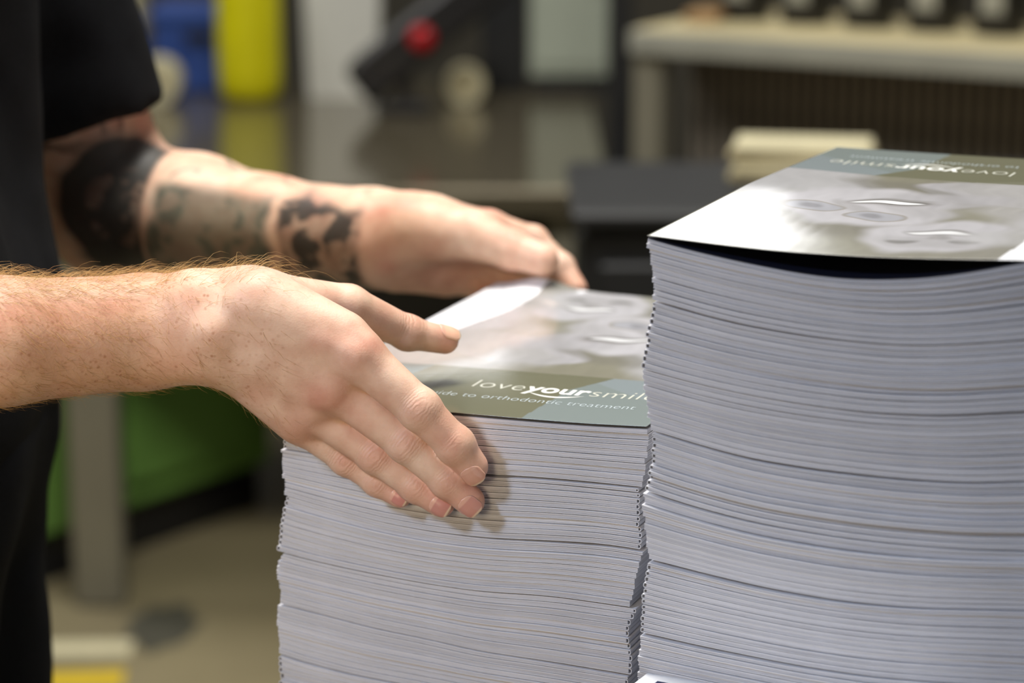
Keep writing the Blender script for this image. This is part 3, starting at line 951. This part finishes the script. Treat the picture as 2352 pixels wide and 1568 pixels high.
# ---- rest of the body under the clothes, with the head
tc_ = np.array([-.414, 1.43])
def torso(Fd, g):
    xh = (1, 0, 0)
    Fd.cone((tc_[0]-.005, 1.40, 1.27), (tc_[0]-.005, 1.46, 1.27), .150+g, .150+g, .03, flat=(xh, .70))
    Fd.cone((tc_[0], 1.355, 1.20), (tc_[0]+.005, 1.36, .98), .105+g, .100+g, .04)
    Fd.cone((tc_[0], 1.505, 1.20), (tc_[0]+.005, 1.50, .98), .105+g, .100+g, .04)
    Fd.cone((tc_[0]+.004, 1.38, .96), (tc_[0]+.004, 1.48, .96), .112+g, .112+g, .04)
    Fd.cone((tc_[0]-.01, 1.27, 1.335), (tc_[0]-.01, 1.59, 1.335), .055+g, .055+g, .04)
def legs(Fd, g):
    Fd.cone((tc_[0]+.002, 1.37, .93), (tc_[0]+.01, 1.34, .50), .098+g, .068+g, .03)
    Fd.cone((tc_[0]+.002, 1.49, .93), (tc_[0]+.01, 1.52, .50), .098+g, .068+g, .03)
    Fd.cone((tc_[0]+.01, 1.34, .50), (tc_[0]-.02, 1.33, .09), .068+g, .052+g, .03)
    Fd.cone((tc_[0]+.01, 1.52, .50), (tc_[0]-.02, 1.53, .09), .068+g, .052+g, .03)
FB = Field(np.arange(-.62, -.10, .009), np.arange(1.20, 1.70, .009), np.arange(.06, 1.80, .009))
torso(FB, 0); legs(FB, 0)
FB.cone((-.405, 1.43, 1.36), (-.375, 1.43, 1.50), .062, .055, .03)
hc = np.array([-.36, 1.43, 1.60])
FB.ball(hc, .092, .02, flat=((0, 1, 0), .85)); FB.ball(hc + [.01, 0, .03], .088, .03, flat=((0, 1, 0), .88))
FB.cone(hc + [.02, 0, -.05], hc + [.055, 0, -.095], .060, .034, .03)
FB.cone(hc + [.085, 0, .01], hc + [.108, 0, -.03], .008, .014, .012)
for s in (-1, 1):
    FB.ball(hc + [-.005, s*.082, -.012], .020, .008, flat=((0, 1, 0), .5))
    FB.ball(hc + [.070, s*.030, .025], .014, .01)
FB.cone(hc + [.083, -.018, -.062], hc + [.083, .018, -.062], .010, .010, .006)
Vb, Qb = surface(FB)
del FB

person = empty('person', (tc_[0], tc_[1], 0))
tag(person, 'person in black t-shirt with tattooed forearm squaring up the shorter stack', 'person')
PO = np.array([tc_[0], tc_[1], 0])
V = np.concatenate([Vn, Vf, Vb]) - PO
Q = np.concatenate([Qn, Qf+len(Vn), Qb+len(Vn)+len(Vf)])
body = np_mesh('body', V, Q, M['skin'], person)
V = np.zeros(len(body.data.vertices)*3); body.data.vertices.foreach_get('co', V); V = V.reshape(-1, 3) + PO
NN = np.zeros(len(V)*3, dtype=np.float32); body.data.vertices.foreach_get('normal', NN); NN = NN.reshape(-1, 3)
iN = np.arange(len(Vn)); iF = np.arange(len(Vn), len(Vn)+len(Vf))

# skin colour, creases and freckles as point attributes
base = np.array(srgb(220, 184, 160)); red = np.array(srgb(204, 132, 114)); pale = np.array(srgb(232, 206, 184))
col = np.tile(base, (len(V), 1)); crease = np.zeros(len(V)); knuck = np.zeros(len(V)); freck = np.zeros(len(V))
def blend(mask, c):
    global col
    m_ = np.clip(mask, 0, 1)[:, None]; col = col*(1-m_) + c*m_
nz1 = vnoise(V, 60)
blend((nz1-.45)*1.1, pale); blend((.45-nz1)*1.2, red)
for fset, dors in ((near_f, camdir_n), (far_f, np.array([.2, .3, .6]))):
    for kx, ch in fset.items():
        for j in range(4):
            c, r = ch[j]; prev = ch[j-1][0] if j else None
            ax_ = (ch[j][0]-ch[j-1][0]) if j else (ch[1][0]-ch[0][0])
            ax_ = ax_/np.linalg.norm(ax_)
            p = V - c; dd = np.linalg.norm(p - dors*.6*r, axis=1)
            if j == 0: blend(.70*np.exp(-(dd/.011)**2), red)
            if j in (1, 2):
                w_ = np.exp(-(dd/(.0066 if j == 1 else .0050))**2)
                blend((.62 if j == 1 else .4)*w_, red)
                near_ = w_ > .02
                knuck = np.where(near_ & (w_ > knuck), w_, knuck)
                crease = np.where(near_ & (w_ >= knuck), np.sqrt((p@ax_)**2 + .35*(dd**2))*2*math.pi/.0016, crease)
            if j == 3:
                blend(.55*np.exp(-(np.linalg.norm(p, axis=1)/.0125)**2), red)
# thumb
for th in (near_thumb, far_thumb):
    c, r = th[2]; ax_ = th[3][0]-th[1][0]; ax_ = ax_/np.linalg.norm(ax_)
    p = V-c; w_ = np.exp(-(np.linalg.norm(p-np.array([.1, -.3, .9])*r, axis=1)/.008)**2)
    near_ = w_ > .02
    knuck = np.where(near_, np.maximum(knuck, w_*.8), knuck); crease = np.where(near_, np.sqrt((p@ax_)**2+.000008)*2*math.pi/.0018, crease)
    blend(.30*w_, red); blend(.40*np.exp(-(np.linalg.norm(V-th[3][0], axis=1)/.012)**2), red)
# freckles thin out from the forearm to the fingers
freck[iN] = np.clip((-.085 - V[iN, 0])/.09, .10, .75)
blend(np.where(np.arange(len(V)) < len(Vn), np.clip((-.14-V[:, 0])/.1, 0, .35), 0), np.array(srgb(214, 158, 118)))
# pink palm of the far hand
blend(np.where(np.arange(len(V)) >= len(Vn), .4*np.exp(-(np.linalg.norm(V-at(1010, 640, 1.57), axis=1)/.03)**2), 0), np.array(srgb(206, 128, 118)))
# tattoo on the far arm
VF = V[iF]
ink = np.zeros(len(VF))
ax_fa = (fw-fe)/np.linalg.norm(fw-fe); Lf = np.linalg.norm(fw-fe)
t = (VF-fe)@ax_fa/Lf
warp = np.stack([vnoise(VF+1.7, 70), vnoise(VF+5.3, 70), vnoise(VF+9.1, 70)], -1)*.016
VW = VF + warp
nA = vnoise(VW, 95)*.55 + vnoise(VW+2, 210)*.3 + vnoise(VW+4, 420)*.15; nB = vnoise(VW+3.1, 45)
def win_(t_, a, b, s): return smooth01((t_-a)/s + .5)*(1-smooth01((t_-b)/s + .5))
# elbow piece: dark rim and shading around lighter patches
de = np.linalg.norm((VF-at(285, 475, 1.612))*np.array([1.0, .8, .9]), axis=1) + .010*(nB-.5)
ring_ = np.exp(-((de-.037)/.009)**2) + win_(de, -.1, .040, .006)*(.78 + .22*smooth01((nA-.42)*7))
ink = np.maximum(ink, np.clip(ring_, 0, 1)*(1-smooth01((t-.24)/.03)))
# forearm piece and wrist piece with a bare band between
edge = .07*(nB-.5)
pA = win_(t + edge, .27, .70, .05)*(.80 + .20*smooth01((nA-.44)*7))
pB = win_(t + edge, .735, 1.03, .04)*(.50 + .50*smooth01((nA-.40)*8))*.97
topside = smooth01((.041 - .011*t - (VF[:, 2] - (fe[2] + (fw-fe)[2]*t)))/.010 + (nB-.5))    # bare along the top edge
ink = np.maximum(ink, np.maximum(pA, pB)*topside)
# thin lines above the elbow
dl_ = np.abs(vnoise(VF*np.array([1, 1, .35]), 55)-.5)
ink = np.maximum(ink, .6*(dl_ < .05)*win_(VF[:, 2], 1.045, 1.10, .01))
ink = np.where(VF[:, 0] > fw[0]+.014, 0, ink)
full = np.zeros(len(V)); full[iF] = ink
lightink = np.zeros(len(V)); lightink[iF] = win_(t, .27, .70, .05)
blend(full*.97, np.array(srgb(46, 49, 48))*(1-lightink[:, None]) + np.array(srgb(92, 97, 86))*lightink[:, None])
hairmask = np.zeros(len(V))
set_color(body, 'skin', col); set_float(body, 'crease', crease); set_float(body, 'knuckle', knuck); set_float(body, 'freckle', freck)

# ---- fingernails
def mat_nail():
    m = bpy.data.materials.new('fingernail'); m.use_nodes = True
    nt = m.node_tree; b = nt.nodes['Principled BSDF']
    a = nt.nodes.new('ShaderNodeVertexColor'); a.layer_name = 'skin'
    nt.links.new(a.outputs['Color'], b.inputs['Base Color'])
    b.inputs['Roughness'].default_value = .28; b.inputs['Subsurface Weight'].default_value = .1; b.inputs['Subsurface Scale'].default_value = .002
    return m
M['nail'] = mat_nail()
def nail(ch, dors, length, width, bed):
    (a, ra), (b, rb) = ch[2], ch[3]
    ax_ = (b-a)/np.linalg.norm(b-a); n = dors - ax_*(dors@ax_); n /= np.linalg.norm(n); bi = np.cross(ax_, n)
    ns, nw = 17, 15
    end = b + ax_*rb*.86
    P = []; C = []
    for i in range(ns):
        s = i/(ns-1)
        x = (s-1)*length
        wd = 1.0
        if s < .42: wd = math.sqrt(max(0, 1-((.42-s)/.42)**2))*.97 + .03
        if s > .70: wd = math.sqrt(max(.0, 1-((s-.70)/.33)**2))
        for j in range(nw):
            th = (j/(nw-1)*2-1)*width*wd
            ctr = end + ax_*x
            # radius of the finger there, droop at the free edge
            h = np.clip(((ctr-a)@ax_)/np.linalg.norm(b-a), 0, 1); r = ra + (rb-ra)*h
            over = max(0, (ctr-b)@ax_)
            rr = (r + .00055) 
            drop = .0022*(over/rb)**2
            p = ctr + n*(rr*math.cos(th)-drop) + bi*(rr*math.sin(th))
            P.append(p)
            if s > .91: c_ = np.array(srgb(228, 200, 170))
            elif s < .2: c_ = np.array(srgb(220, 170, 148))
            else: c_ = np.array(srgb(*bed))
            if wd*abs(j/(nw-1)*2-1) > .93*wd: c_ = c_*.8 + np.array(srgb(225, 190, 165))*.2
            C.append(c_)
    P = np.array(P); lowP = P - n*.0009
    idx = np.arange(ns*nw).reshape(ns, nw)
    q = np.stack([idx[:-1, :-1], idx[:-1, 1:], idx[1:, 1:], idx[1:, :-1]], -1).reshape(-1, 4)
    N = ns*nw
    rim = np.concatenate([idx[:, 0], idx[-1, 1:], idx[-2::-1, -1], idx[0, -2:0:-1]]); r2 = np.roll(rim, -1)
    o = np_mesh('fingernail', np.concatenate([P, lowP]) - PO, np.concatenate([q, q[:, ::-1]+N, np.stack([rim, r2, r2+N, rim+N], -1)]), M['nail'], person)
    set_color(o, 'skin', np.array(C+C))
nail(near_f['index'], np.array([-.22, -.95, .02]), .0118, .68, (212, 160, 138))
nail(near_f['middle'], np.array([-.18, -.95, .05]), .0116, .70, (202, 144, 128))
nail(near_f['ring'], np.array([-.16, -.95, .08]), .0110, .70, (198, 138, 124))
nail(near_f['little'], np.array([-.12, -.92, .25]), .0095, .70, (200, 136, 124))
nail(near_thumb, np.array([.05, -.45, .90]), .0130, .74, (228, 180, 152))

# ---- golden hair on the near forearm
def mat_hair():
    m = mat('golden_arm_hair', srgb(196, 156, 96), .4, noise=.4, nscale=400, spec=.5); return m
M['hair'] = mat_hair()
def arm_hair():
    sel = iN[(Vn[:, 0] > -.30) & (Vn[:, 0] < -.112)]
    P, N_ = V[sel], NN[sel]
    upn = N_[:, 2]
    wgt = np.where(upn > .80, 1.7, np.where(upn > .2, .9, .75))*np.clip((-.108-P[:, 0])/.05, .06, 1)
    wgt = wgt*(N_[:, 1] < .75)
    # coarse grid vertices are larger: weight by spacing
    wgt = wgt*np.where(P[:, 0] < -.18, 4.0, 1.0)
    wgt /= wgt.sum()
    n = 2300
    ids = rng.choice(len(sel), n, p=wgt)
    dirx = (n_wrist-n_mid)/np.linalg.norm(n_wrist-n_mid)
    allV = []; allQ = []
    seg = 5
    for c, i in enumerate(ids):
        p0, nn = P[i] + rng.normal(0, .0006, 3), N_[i]
        p0 = P[i]
        top = nn[2] > .7
        L = rng.uniform(.009, .022) if top else rng.uniform(.005, .012)
        d = dirx*rng.uniform(.5, 1.0) + np.array([0, 0, -1])*rng.uniform(.0, 1.2)*(0 if top else 1) + rng.normal(0, .28, 3)
        d = d - nn*(d@nn); d /= np.linalg.norm(d)+1e-9
        lift = rng.uniform(.15, .60) if top else rng.uniform(.10, .35)
        curl = rng.normal(0, .35, 3) + (np.array([0, 0, -.8]) if top else 0)
        pts = []
        for s in range(seg):
            t_ = s/(seg-1)
            q = p0 + d*L*t_ + nn*(L*lift*math.sin(t_*2.0)*.75 + .0001) + curl*L*t_*t_*.35
            pts.append(q)
        pts = np.array(pts)
        r0 = .000085 if top else .00007
        u_ = np.cross(d, nn); u_ /= np.linalg.norm(u_)+1e-9; w_ = np.cross(u_, d)
        b = len(allV)
        for s in range(seg):
            rr = r0*(1-.75*s/(seg-1))
            for k in range(3):
                a = 2*math.pi*k/3
                allV.append(pts[s] + (u_*math.cos(a) + w_*math.sin(a))*rr)
        for s in range(seg-1):
            for k in range(3):
                k2 = (k+1) % 3
                allQ.append((b+s*3+k, b+s*3+k2, b+s*3+3+k2, b+s*3+3+k))
    o = np_mesh('arm_hair', np.array(allV)-PO, np.array(allQ), M['hair'], person)
    o['kind'] = 'stuff'; o['label'] = 'golden hair on the forearm'
arm_hair()

# ---- clothes
def clothes(name, Fd, m_, label, fold=.006, fs=16):
    X, Y, Z = np.meshgrid(*Fd.ax, indexing='ij')
    near_ = np.abs(Fd.d) < .03
    P = np.stack([X[near_], Y[near_], Z[near_]], -1)
    Fd.d[near_] += (fold*(vnoise(P*np.array([1.0, 1.0, .55]) + P[:, [2, 0, 1]]*.3, fs)-.5) + fold*.5*(vnoise(P, fs*2.6)-.5)).astype(np.float32)
    v, q = surface(Fd)
    o = np_mesh(name, v-PO, q, m_, person); o['label'] = label
    return o
FT = Field(np.arange(-.62, -.20, .006), np.arange(1.12, 1.76, .006), np.arange(.80, 1.46, .006))
torso(FT, .012)
for a, b, ra, rb in ((f_sh, f_sh + (fe-f_sh)*.80, .066, .060), (n_sh, n_sh + (n_elbow-n_sh)*.62, .070, .064)):
    FT.cone(a, b, ra, rb, .03)
# cut at hem, sleeves and neck
Zg = FT.ax[2][None, None, :]; Xg = FT.ax[0][:, None, None]; Yg = FT.ax[1][None, :, None]
FT.d = np.maximum(FT.d, (.858 + .004*np.sin(Yg*40) - Zg + 0*Xg + 0*Yg))
FT.d = np.maximum(FT.d, Zg - 1.415 + 0*Xg + 0*Yg)
cut = at(225, 282, 1.63); nrm = np.array([.22, 0, -.975])
hem = (Xg-cut[0])*nrm[0] + (Zg-cut[2])*nrm[2] + 0*Yg
mask_arm = (Yg > 1.555) & (Xg > -.335) & (Zg < 1.16)
FT.d = np.where(mask_arm, np.maximum(FT.d, hem), FT.d)
clothes('t_shirt', FT, M['black_cloth'], 'black cotton t-shirt')
FT2 = Field(np.arange(-.62, -.20, .008), np.arange(1.18, 1.70, .008), np.arange(.05, 1.02, .008))
legs(FT2, .014)
FT2.cone((tc_[0]+.004, 1.38, .93), (tc_[0]+.004, 1.48, .93), .112, .112, .04)
FT2.d = np.maximum(FT2.d, FT2.ax[2][None, None, :] - .95)
clothes('trousers', FT2, M['navy_cloth'], 'dark work trousers', fold=.012, fs=12)
for s in (1.33, 1.53):
    mb = MB()
    mb.loft([[(tc_[0]-.11-PO[0], s-.045-PO[1], z), (tc_[0]+.12-PO[0], s-.05-PO[1], z), (tc_[0]+.17-PO[0], s-.02-PO[1], z), (tc_[0]+.17-PO[0], s+.02-PO[1], z), (tc_[0]+.12-PO[0], s+.05-PO[1], z), (tc_[0]-.11-PO[0], s+.045-PO[1], z)] for z in (0, .025)] +
            [[(tc_[0]-.105-PO[0], s-.04-PO[1], z), (tc_[0]+.03-PO[0], s-.045-PO[1], z), (tc_[0]+.06-PO[0], s-.02-PO[1], z), (tc_[0]+.06-PO[0], s+.02-PO[1], z), (tc_[0]+.03-PO[0], s+.045-PO[1], z), (tc_[0]-.105-PO[0], s+.04-PO[1], z)] for z in (.08, .12)])
    mb.build('shoe', M['black'], person)
FH = Field(np.arange(-.48, -.22, .007), np.arange(1.31, 1.55, .007), np.arange(1.50, 1.76, .007))
FH.ball(hc + [-.006, 0, .012], .101, .02, flat=((0, 1, 0), .88)); FH.ball(hc + [.012, 0, .045], .092, .02, flat=((0, 1, 0), .9))
Xh = FH.ax[0][:, None, None]; Zh = FH.ax[2][None, None, :]
FH.d = np.maximum(FH.d, np.minimum(1, (Xh-(hc[0]+.055)) - (Zh-(hc[2]+.06))*1.2) + 0*FH.d)
FH.d = np.maximum(FH.d, (hc[2]-.045 - Zh) + (Xh-hc[0])*.8 + 0*FH.d)
clothes('hair', FH, mat('short_brown_hair', srgb(96, 66, 40), .6, noise=.3, nscale=300), 'short brown hair', fold=.006, fs=40)

# ------------------------------------------------------------------ workshop behind
def pt(px, py, Y): return at(px, py, Y)
def px_x(px, Y, py=784): return float(at(px, py, Y)[0])
def px_z(py, Y): return float(at(1176, py, Y)[2])

# steel table
TZ = .68
tb = empty('steel_table', (-.25, 4.2, 0)); tag(tb, 'long steel work table with a glossy top behind the person', 'table')
x0, x1, y0, y1 = px_x(95, 3.6), px_x(1405, 3.6), 3.60, 4.85
lx = lambda x: x + .25
MB().box((lx(x0), y0-4.2, TZ-.045), (lx(x1), y1-4.2, TZ), .006).build('top', M['steel'], tb)
for xx in (x0+.066, x1-.06):
    for yy in (3.66, 4.78):
        MB().box((lx(xx)-.039, yy-4.2-.03, 0), (lx(xx)+.039, yy-4.2+.03, TZ-.045), .006).build('leg', M['greige'], tb)
MB().box((lx(x0)+.1, 4.7-4.2, TZ-.16), (lx(x1)-.1, 4.74-4.2, TZ-.045)).build('apron', M['greige'], tb)

# yellow bottle
yb = px_x(590, 4.55)
bt = empty('yellow_bottle', (yb, 4.55, TZ)); tag(bt, 'bright yellow plastic bottle standing on the steel table', 'bottle')
MB().lathe([(.030, 0), (.050, .004), (.058, .02), (.060, .06), (.060, .20), (.056, .25), (.040, .30), (.022, .325), (.020, .345)], 28).build('body', M['yellow'], bt, True)
MB().lathe([(.024, .340), (.024, .375), (.020, .380)], 20).build('cap', M['red'], bt)
# blue crate
bc = empty('blue_crate', (px_x(500, 4.7), 4.70, TZ)); tag(bc, 'dark blue plastic crate on the steel table beside the yellow bottle', 'crate')
MB().box((-.10, -.06, 0), (.085, .10, .155), .006).build('body', M['blue'], bc)
MB().box((-.107, -.067, .138), (.092, .107, .162), .004).build('rim', M['blue'], bc)
for x in (-.06, 0, .05): MB().box((x-.006, -.066, .01), (x+.006, -.059, .135)).build('rib', M['blue'], bc)
MB().box((-.035, -.072, .10), (.02, -.066, .12)).build('handle', M['dark'], bc)
# paper rolls
def roll(px, py_base, Y, r, wdt, m_, label):
    o = empty('paper_roll', (px_x(px, Y), Y, TZ + r)); tag(o, label, 'roll')
    MB().lathe([(r*.35, -wdt/2), (r*.96, -wdt/2), (r, -wdt/2+.003), (r, wdt/2-.003), (r*.96, wdt/2), (r*.35, wdt/2)], 32, axis='y').build('winding', m_, o, False)
    MB().lathe([(r*.20, -wdt/2-.002), (r*.36, -wdt/2-.002), (r*.36, wdt/2+.002), (r*.20, wdt/2+.002)], 24, axis='y').build('core', M['kraft'], o)
    return o
roll(385, 235, 4.50, .043, .07, M['cream'], 'round cream paper roll in front of the blue crate')
roll(1072, 160, 4.50, .036, .05, M['cream'], 'small cream tape roll beside the black scanner')
# white cartons behind
wb = empty('white_carton', (px_x(300, 4.78), 4.74, TZ)); tag(wb, 'white carton at the back of the steel table by the sleeve', 'carton')
MB().box((-.10, -.07, 0), (.055, .07, .23), .003).build('body', M['cream'], wb)
MB().box((-.102, -.073, .20), (.057, .073, .236), .003).build('lid', M['white_p'], wb)
# white bin
wn = empty('white_bin', (px_x(800, 4.6), 4.62, TZ)); tag(wn, 'white upright plastic bin on the steel table right of the bottle', 'bin')
MB().loft([[(-.066,-.05,0),(.064,-.05,0),(.064,.05,0),(-.066,.05,0)], [(-.074,-.056,.27),(.074,-.056,.27),(.074,.056,.27),(-.074,.056,.27)]]).build('body', M['white_p'], wn)
MB().box((-.078, -.06, .265), (.078, .06, .28), .003).build('rim', M['white_p'], wn)
# black scanner with red light, leaning
sc = empty('label_scanner', (px_x(930, 4.35), 4.38, TZ)); tag(sc, 'black hand scanner with a round red light on the steel table', 'scanner')
R_ = Matrix.Rotation(math.radians(-38), 4, 'Y')
def rot(vs): return [tuple(R_ @ Vector(v)) for v in vs]
mb = MB().box((-.085, -.032, -.040), (.22, .032, .042), .01); mb.v = [(v[0], v[1], v[2]+.115) for v in rot(mb.v)]; mb.build('head', M['black'], sc)
mb = MB().box((-.105, -.038, -.046), (-.065, .038, .040), .012); mb.v = [(v[0], v[1], v[2]+.115) for v in rot(mb.v)]; mb.build('nose', M['black'], sc)
MB().box((-.05, -.035, 0), (.05, .035, .02), .005).build('base', M['black'], sc)
MB().box((-.012, -.012, .015), (.018, .012, .09), .004).build('stem', M['black'], sc)
MB().lathe([(.022, .030), (.0235, .035), (.022, .042), (.016, .048), (.006, .050)], 24, c=(.036, 0, .140), axis='y').build('red_light', M['red'], sc, True)
# grey unit and pale unit
gu = empty('grey_control_box', (px_x(1160, 4.7), 4.70, TZ)); tag(gu, 'dark grey control box between the tape roll and pale cabinet', 'control box')
MB().box((-.045, -.05, 0), (.042, .05, .30), .004).build('body', M['dark'], gu)
MB().box((-.03, -.053, .20), (.028, -.049, .27), .002).build('panel', M['recess'], gu)
pu = empty('pale_cabinet', (px_x(1308, 4.7), 4.70, TZ)); tag(pu, 'pale grey-green cabinet at the right end of the steel table', 'cabinet')
MB().box((-.080, -.05, 0.03), (.078, .06, .42), .004).build('body', M['pale'], pu)
MB().box((-.070, -.054, .05), (.068, -.049, .40), .003).build('door', M['pale'], pu)
MB().box((-.074, -.045, 0), (.072, .055, .03)).build('plinth', M['dark'], pu)
MB().box((.045, -.062, .20), (.053, -.053, .27), .002).build('handle', M['frame'], pu)
# rack upright
ru = empty('rack_upright', (px_x(1427, 3.9), 3.9, 0)); tag(ru, 'dark steel rack upright between table and workbench', 'post')
MB().box((-.026, -.03, .012), (.012, .03, 1.9), .003).build('post', M['dark'], ru)
MB().box((-.05, -.05, 0), (.05, .05, .012), .002).build('foot_plate', M['dark'], ru)

# dark cabinet right under / in front of table
dc = empty('dark_cabinet', (.45, 2.84, 0)); tag(dc, 'black machine cabinet behind the two booklet stacks', 'cabinet')
xa, xb = px_x(1325, 2.75), px_x(2500, 2.75)
zt = px_z(480, 2.62)
MB().box((xa-.45, -.22, .06), (xb-.45, .09, zt-.02), .01).build('body', M['dark'], dc)
MB().box((xa-.46, -.235, zt-.02), (xb-.44, .10, zt), .006).build('top', M['dark'], dc)
MB().box((xa-.43, -.19, 0), (xb-.47, .07, .06)).build('plinth', M['black'], dc)
nd = 3
for i in range(nd):
    a = xa-.45 + .02 + (xb-xa-.04)*i/nd; b = xa-.45 + .02 + (xb-xa-.04)*(i+1)/nd - .015
    d_ = MB().box((a, -.232, .10), (b, -.219, zt-.06), .004).build('door', M['dark'], dc)
    MB().box((b-.05, -.245, zt-.22), (b-.035, -.231, zt-.12), .003).build('handle', M['frame'], d_)
# cream paper pile on the cabinet
pc = pt(1835, 405, 2.85)
for i in range(5):
    o = MB().box((-.082+.004*(i % 3), -.045, 0), (.082+.003*(i % 2), .045, .0082), .001).build('paper_bundle', M['cream'] if i % 3 else M['beige'])
    o.location = (pc[0], 2.83, zt + .0083*i + .0002); o.rotation_euler = (0, 0, -.2 + .05*math.sin(i*2.1))
    tag(o, 'flat cream paper bundle, %s from the top of the pile on the black cabinet' % ordinal(5-i), 'paper', 'paper pile on the black cabinet')

# workbench at the right, running towards the camera
p0 = pt(1452, 66, 3.75); p1 = pt(2420, 124, 3.42)
wx = np.array([p1[0]-p0[0], p1[1]-p0[1]]); wl = float(np.linalg.norm(wx)); wa = math.atan2(wx[1], wx[0])
bz = (p0[2]+p1[2])/2
wbn = empty('workbench', (p0[0], p0[1], 0), wa); tag(wbn, 'long workbench with a pale worn edge behind the taller stack', 'workbench')
MB().box((0, 0, bz-.034), (wl+.3, .36, bz), .004).build('worktop', M['beige'], wbn)
MB().box((0, -.012, bz-.038), (wl+.3, 0, bz-.002), .002).build('edge_strip', M['bench_grey'], wbn)
for x in (.025, wl+.2):
    for y in (.02, .33):
        MB().box((x-.024, y-.018, 0), (x+.024, y+.018, bz-.034), .003).build('leg', M['greige'], wbn)
MB().box((.05, .12, .25), (wl+.3, .14, bz-.034)).build('back_panel', M['recess'], wbn)
sm = None
ns = int((wl+.18)/.020)
for i in range(ns):
    if sm is None:
        so = MB().box((-.0055, -.012, .25), (.0055, 0, bz-.039), .0015).build('slat', M['slat'], wbn); sm = so.data
    else:
        so = bpy.data.objects.new('slat', sm); link(so, wbn)
    so.location = (.058 + i*.020, .12, 0)
# things on the workbench
def on_bench(x, y): return (p0[0] + x*math.cos(wa) - y*math.sin(wa), p0[1] + x*math.sin(wa) + y*math.cos(wa), bz)
cb = MB().box((0, 0, 0), (.055, .12, .018), .003).build('wooden_block', M['board']); cb.location = on_bench(.04, .10); cb.rotation_euler = (0, 0, wa+.2)
tag(cb, 'brown wooden block lying at the left end of the workbench', 'block')
blab = ['leftmost', 'second from the left', 'third from the left', 'fourth from the left', 'fifth from the left', 'rightmost']
for i in range(6):
    o = empty('ink_canister', on_bench(.10 + .105*i, .20), wa)
    tag(o, 'dark ink canister with pale label, %s of the row on the workbench' % blab[i], 'canister', 'canisters on the workbench')
    MB().lathe([(.036, 0), (.040, .004), (.041, .15), (.034, .175), (.016, .19), (.016, .21)], 20).build('body', M['black'], o, True)
    MB().lathe([(.019, .205), (.019, .228), (.016, .232)], 16).build('cap', M['dark'], o)
    mb = MB(); n = 8
    vs = []; fs = []
    for j in range(n+1):
        a = -math.pi/2 - .45 + .9*j/n
        for z in (.035, .125): vs.append((.0418*math.cos(a), .0418*math.sin(a), z))
        if j: fs.append((2*j-2, 2*j, 2*j+1, 2*j-1))
    mb.add(vs, fs).build('label', M['bench_grey'], o)

# green machine beneath the table
g0 = np.array([px_x(70, 3.70), 3.72]); g1 = np.array([px_x(625, 4.2), 4.16])
gx = g1-g0; gl = float(np.linalg.norm(gx)); ga = math.atan2(gx[1], gx[0])
gm = empty('green_machine', (g0[0], g0[1], 0), ga); tag(gm, 'green painted machine under the steel table, its floor shadow built as a black base', 'machine')
MB().box((-.05, 0, .085), (gl, .36, .60), .008).build('housing', M['green'], gm)
MB().box((-.03, .02, 0), (gl-.02, .34, .085)).build('base', M['black'], gm)  # black base stands in for the shadow band between housing and floor
MB().box((.19, -.012, .13), (gl-.06, 0, .56), .004).build('panel', M['green'], gm)
MB().box((gl-.10, -.026, .30), (gl-.085, -.011, .42), .003).build('handle', M['black'], gm)
# dark crate right of it
dk = empty('black_crate', (px_x(800, 3.95)+.05, 4.12, 0)); tag(dk, 'black storage crate on the floor beside the green machine', 'crate')
MB().box((-.155, -.10, 0), (.36, .30, .52), .01).build('body', M['black'], dk)
MB().box((-.165, -.11, .48), (.37, .31, .535), .006).build('lid', M['black'], dk)

# floor marks
def floor_at(px, py):
    r = ray(px, py); t = -CAMZ/r[2]; return r*t
c_ = floor_at(372, 1440)
n = 20
vs = [(.055*math.cos(2*math.pi*i/n)*(1+.2*math.sin(i*2.3)), .10*math.sin(2*math.pi*i/n)*(1+.15*math.cos(i*1.7)), z) for z in (.0002, .0008) for i in range(n)]
st = mesh_obj('floor_stain', vs, [tuple(range(n-1, -1, -1)), tuple(range(n, 2*n))] + [(i, (i+1) % n, n+(i+1) % n, n+i) for i in range(n)], M['stain'])
st.location = (c_[0], c_[1], 0); tag(st, 'dark oil stain on the concrete floor', 'stain')
c_ = floor_at(150, 1545)
tp = MB().box((-1.2, -.035, .0002), (.09, .035, .001)).build('floor_tape', M['tape_y']); tp.location = (c_[0], c_[1]-.03, 0); tp.rotation_euler = (0, 0, .08)
tag(tp, 'yellow marking tape stuck to the concrete floor', 'tape')
c_ = floor_at(150, 1490)
tp = MB().box((-.5, -.030, .0002), (.10, .030, .001)).build('paper_scrap', M['cream']); tp.location = (c_[0], c_[1], 0); tp.rotation_euler = (0, 0, .05)
tag(tp, 'pale paper strip lying on the floor behind the yellow tape', 'paper')
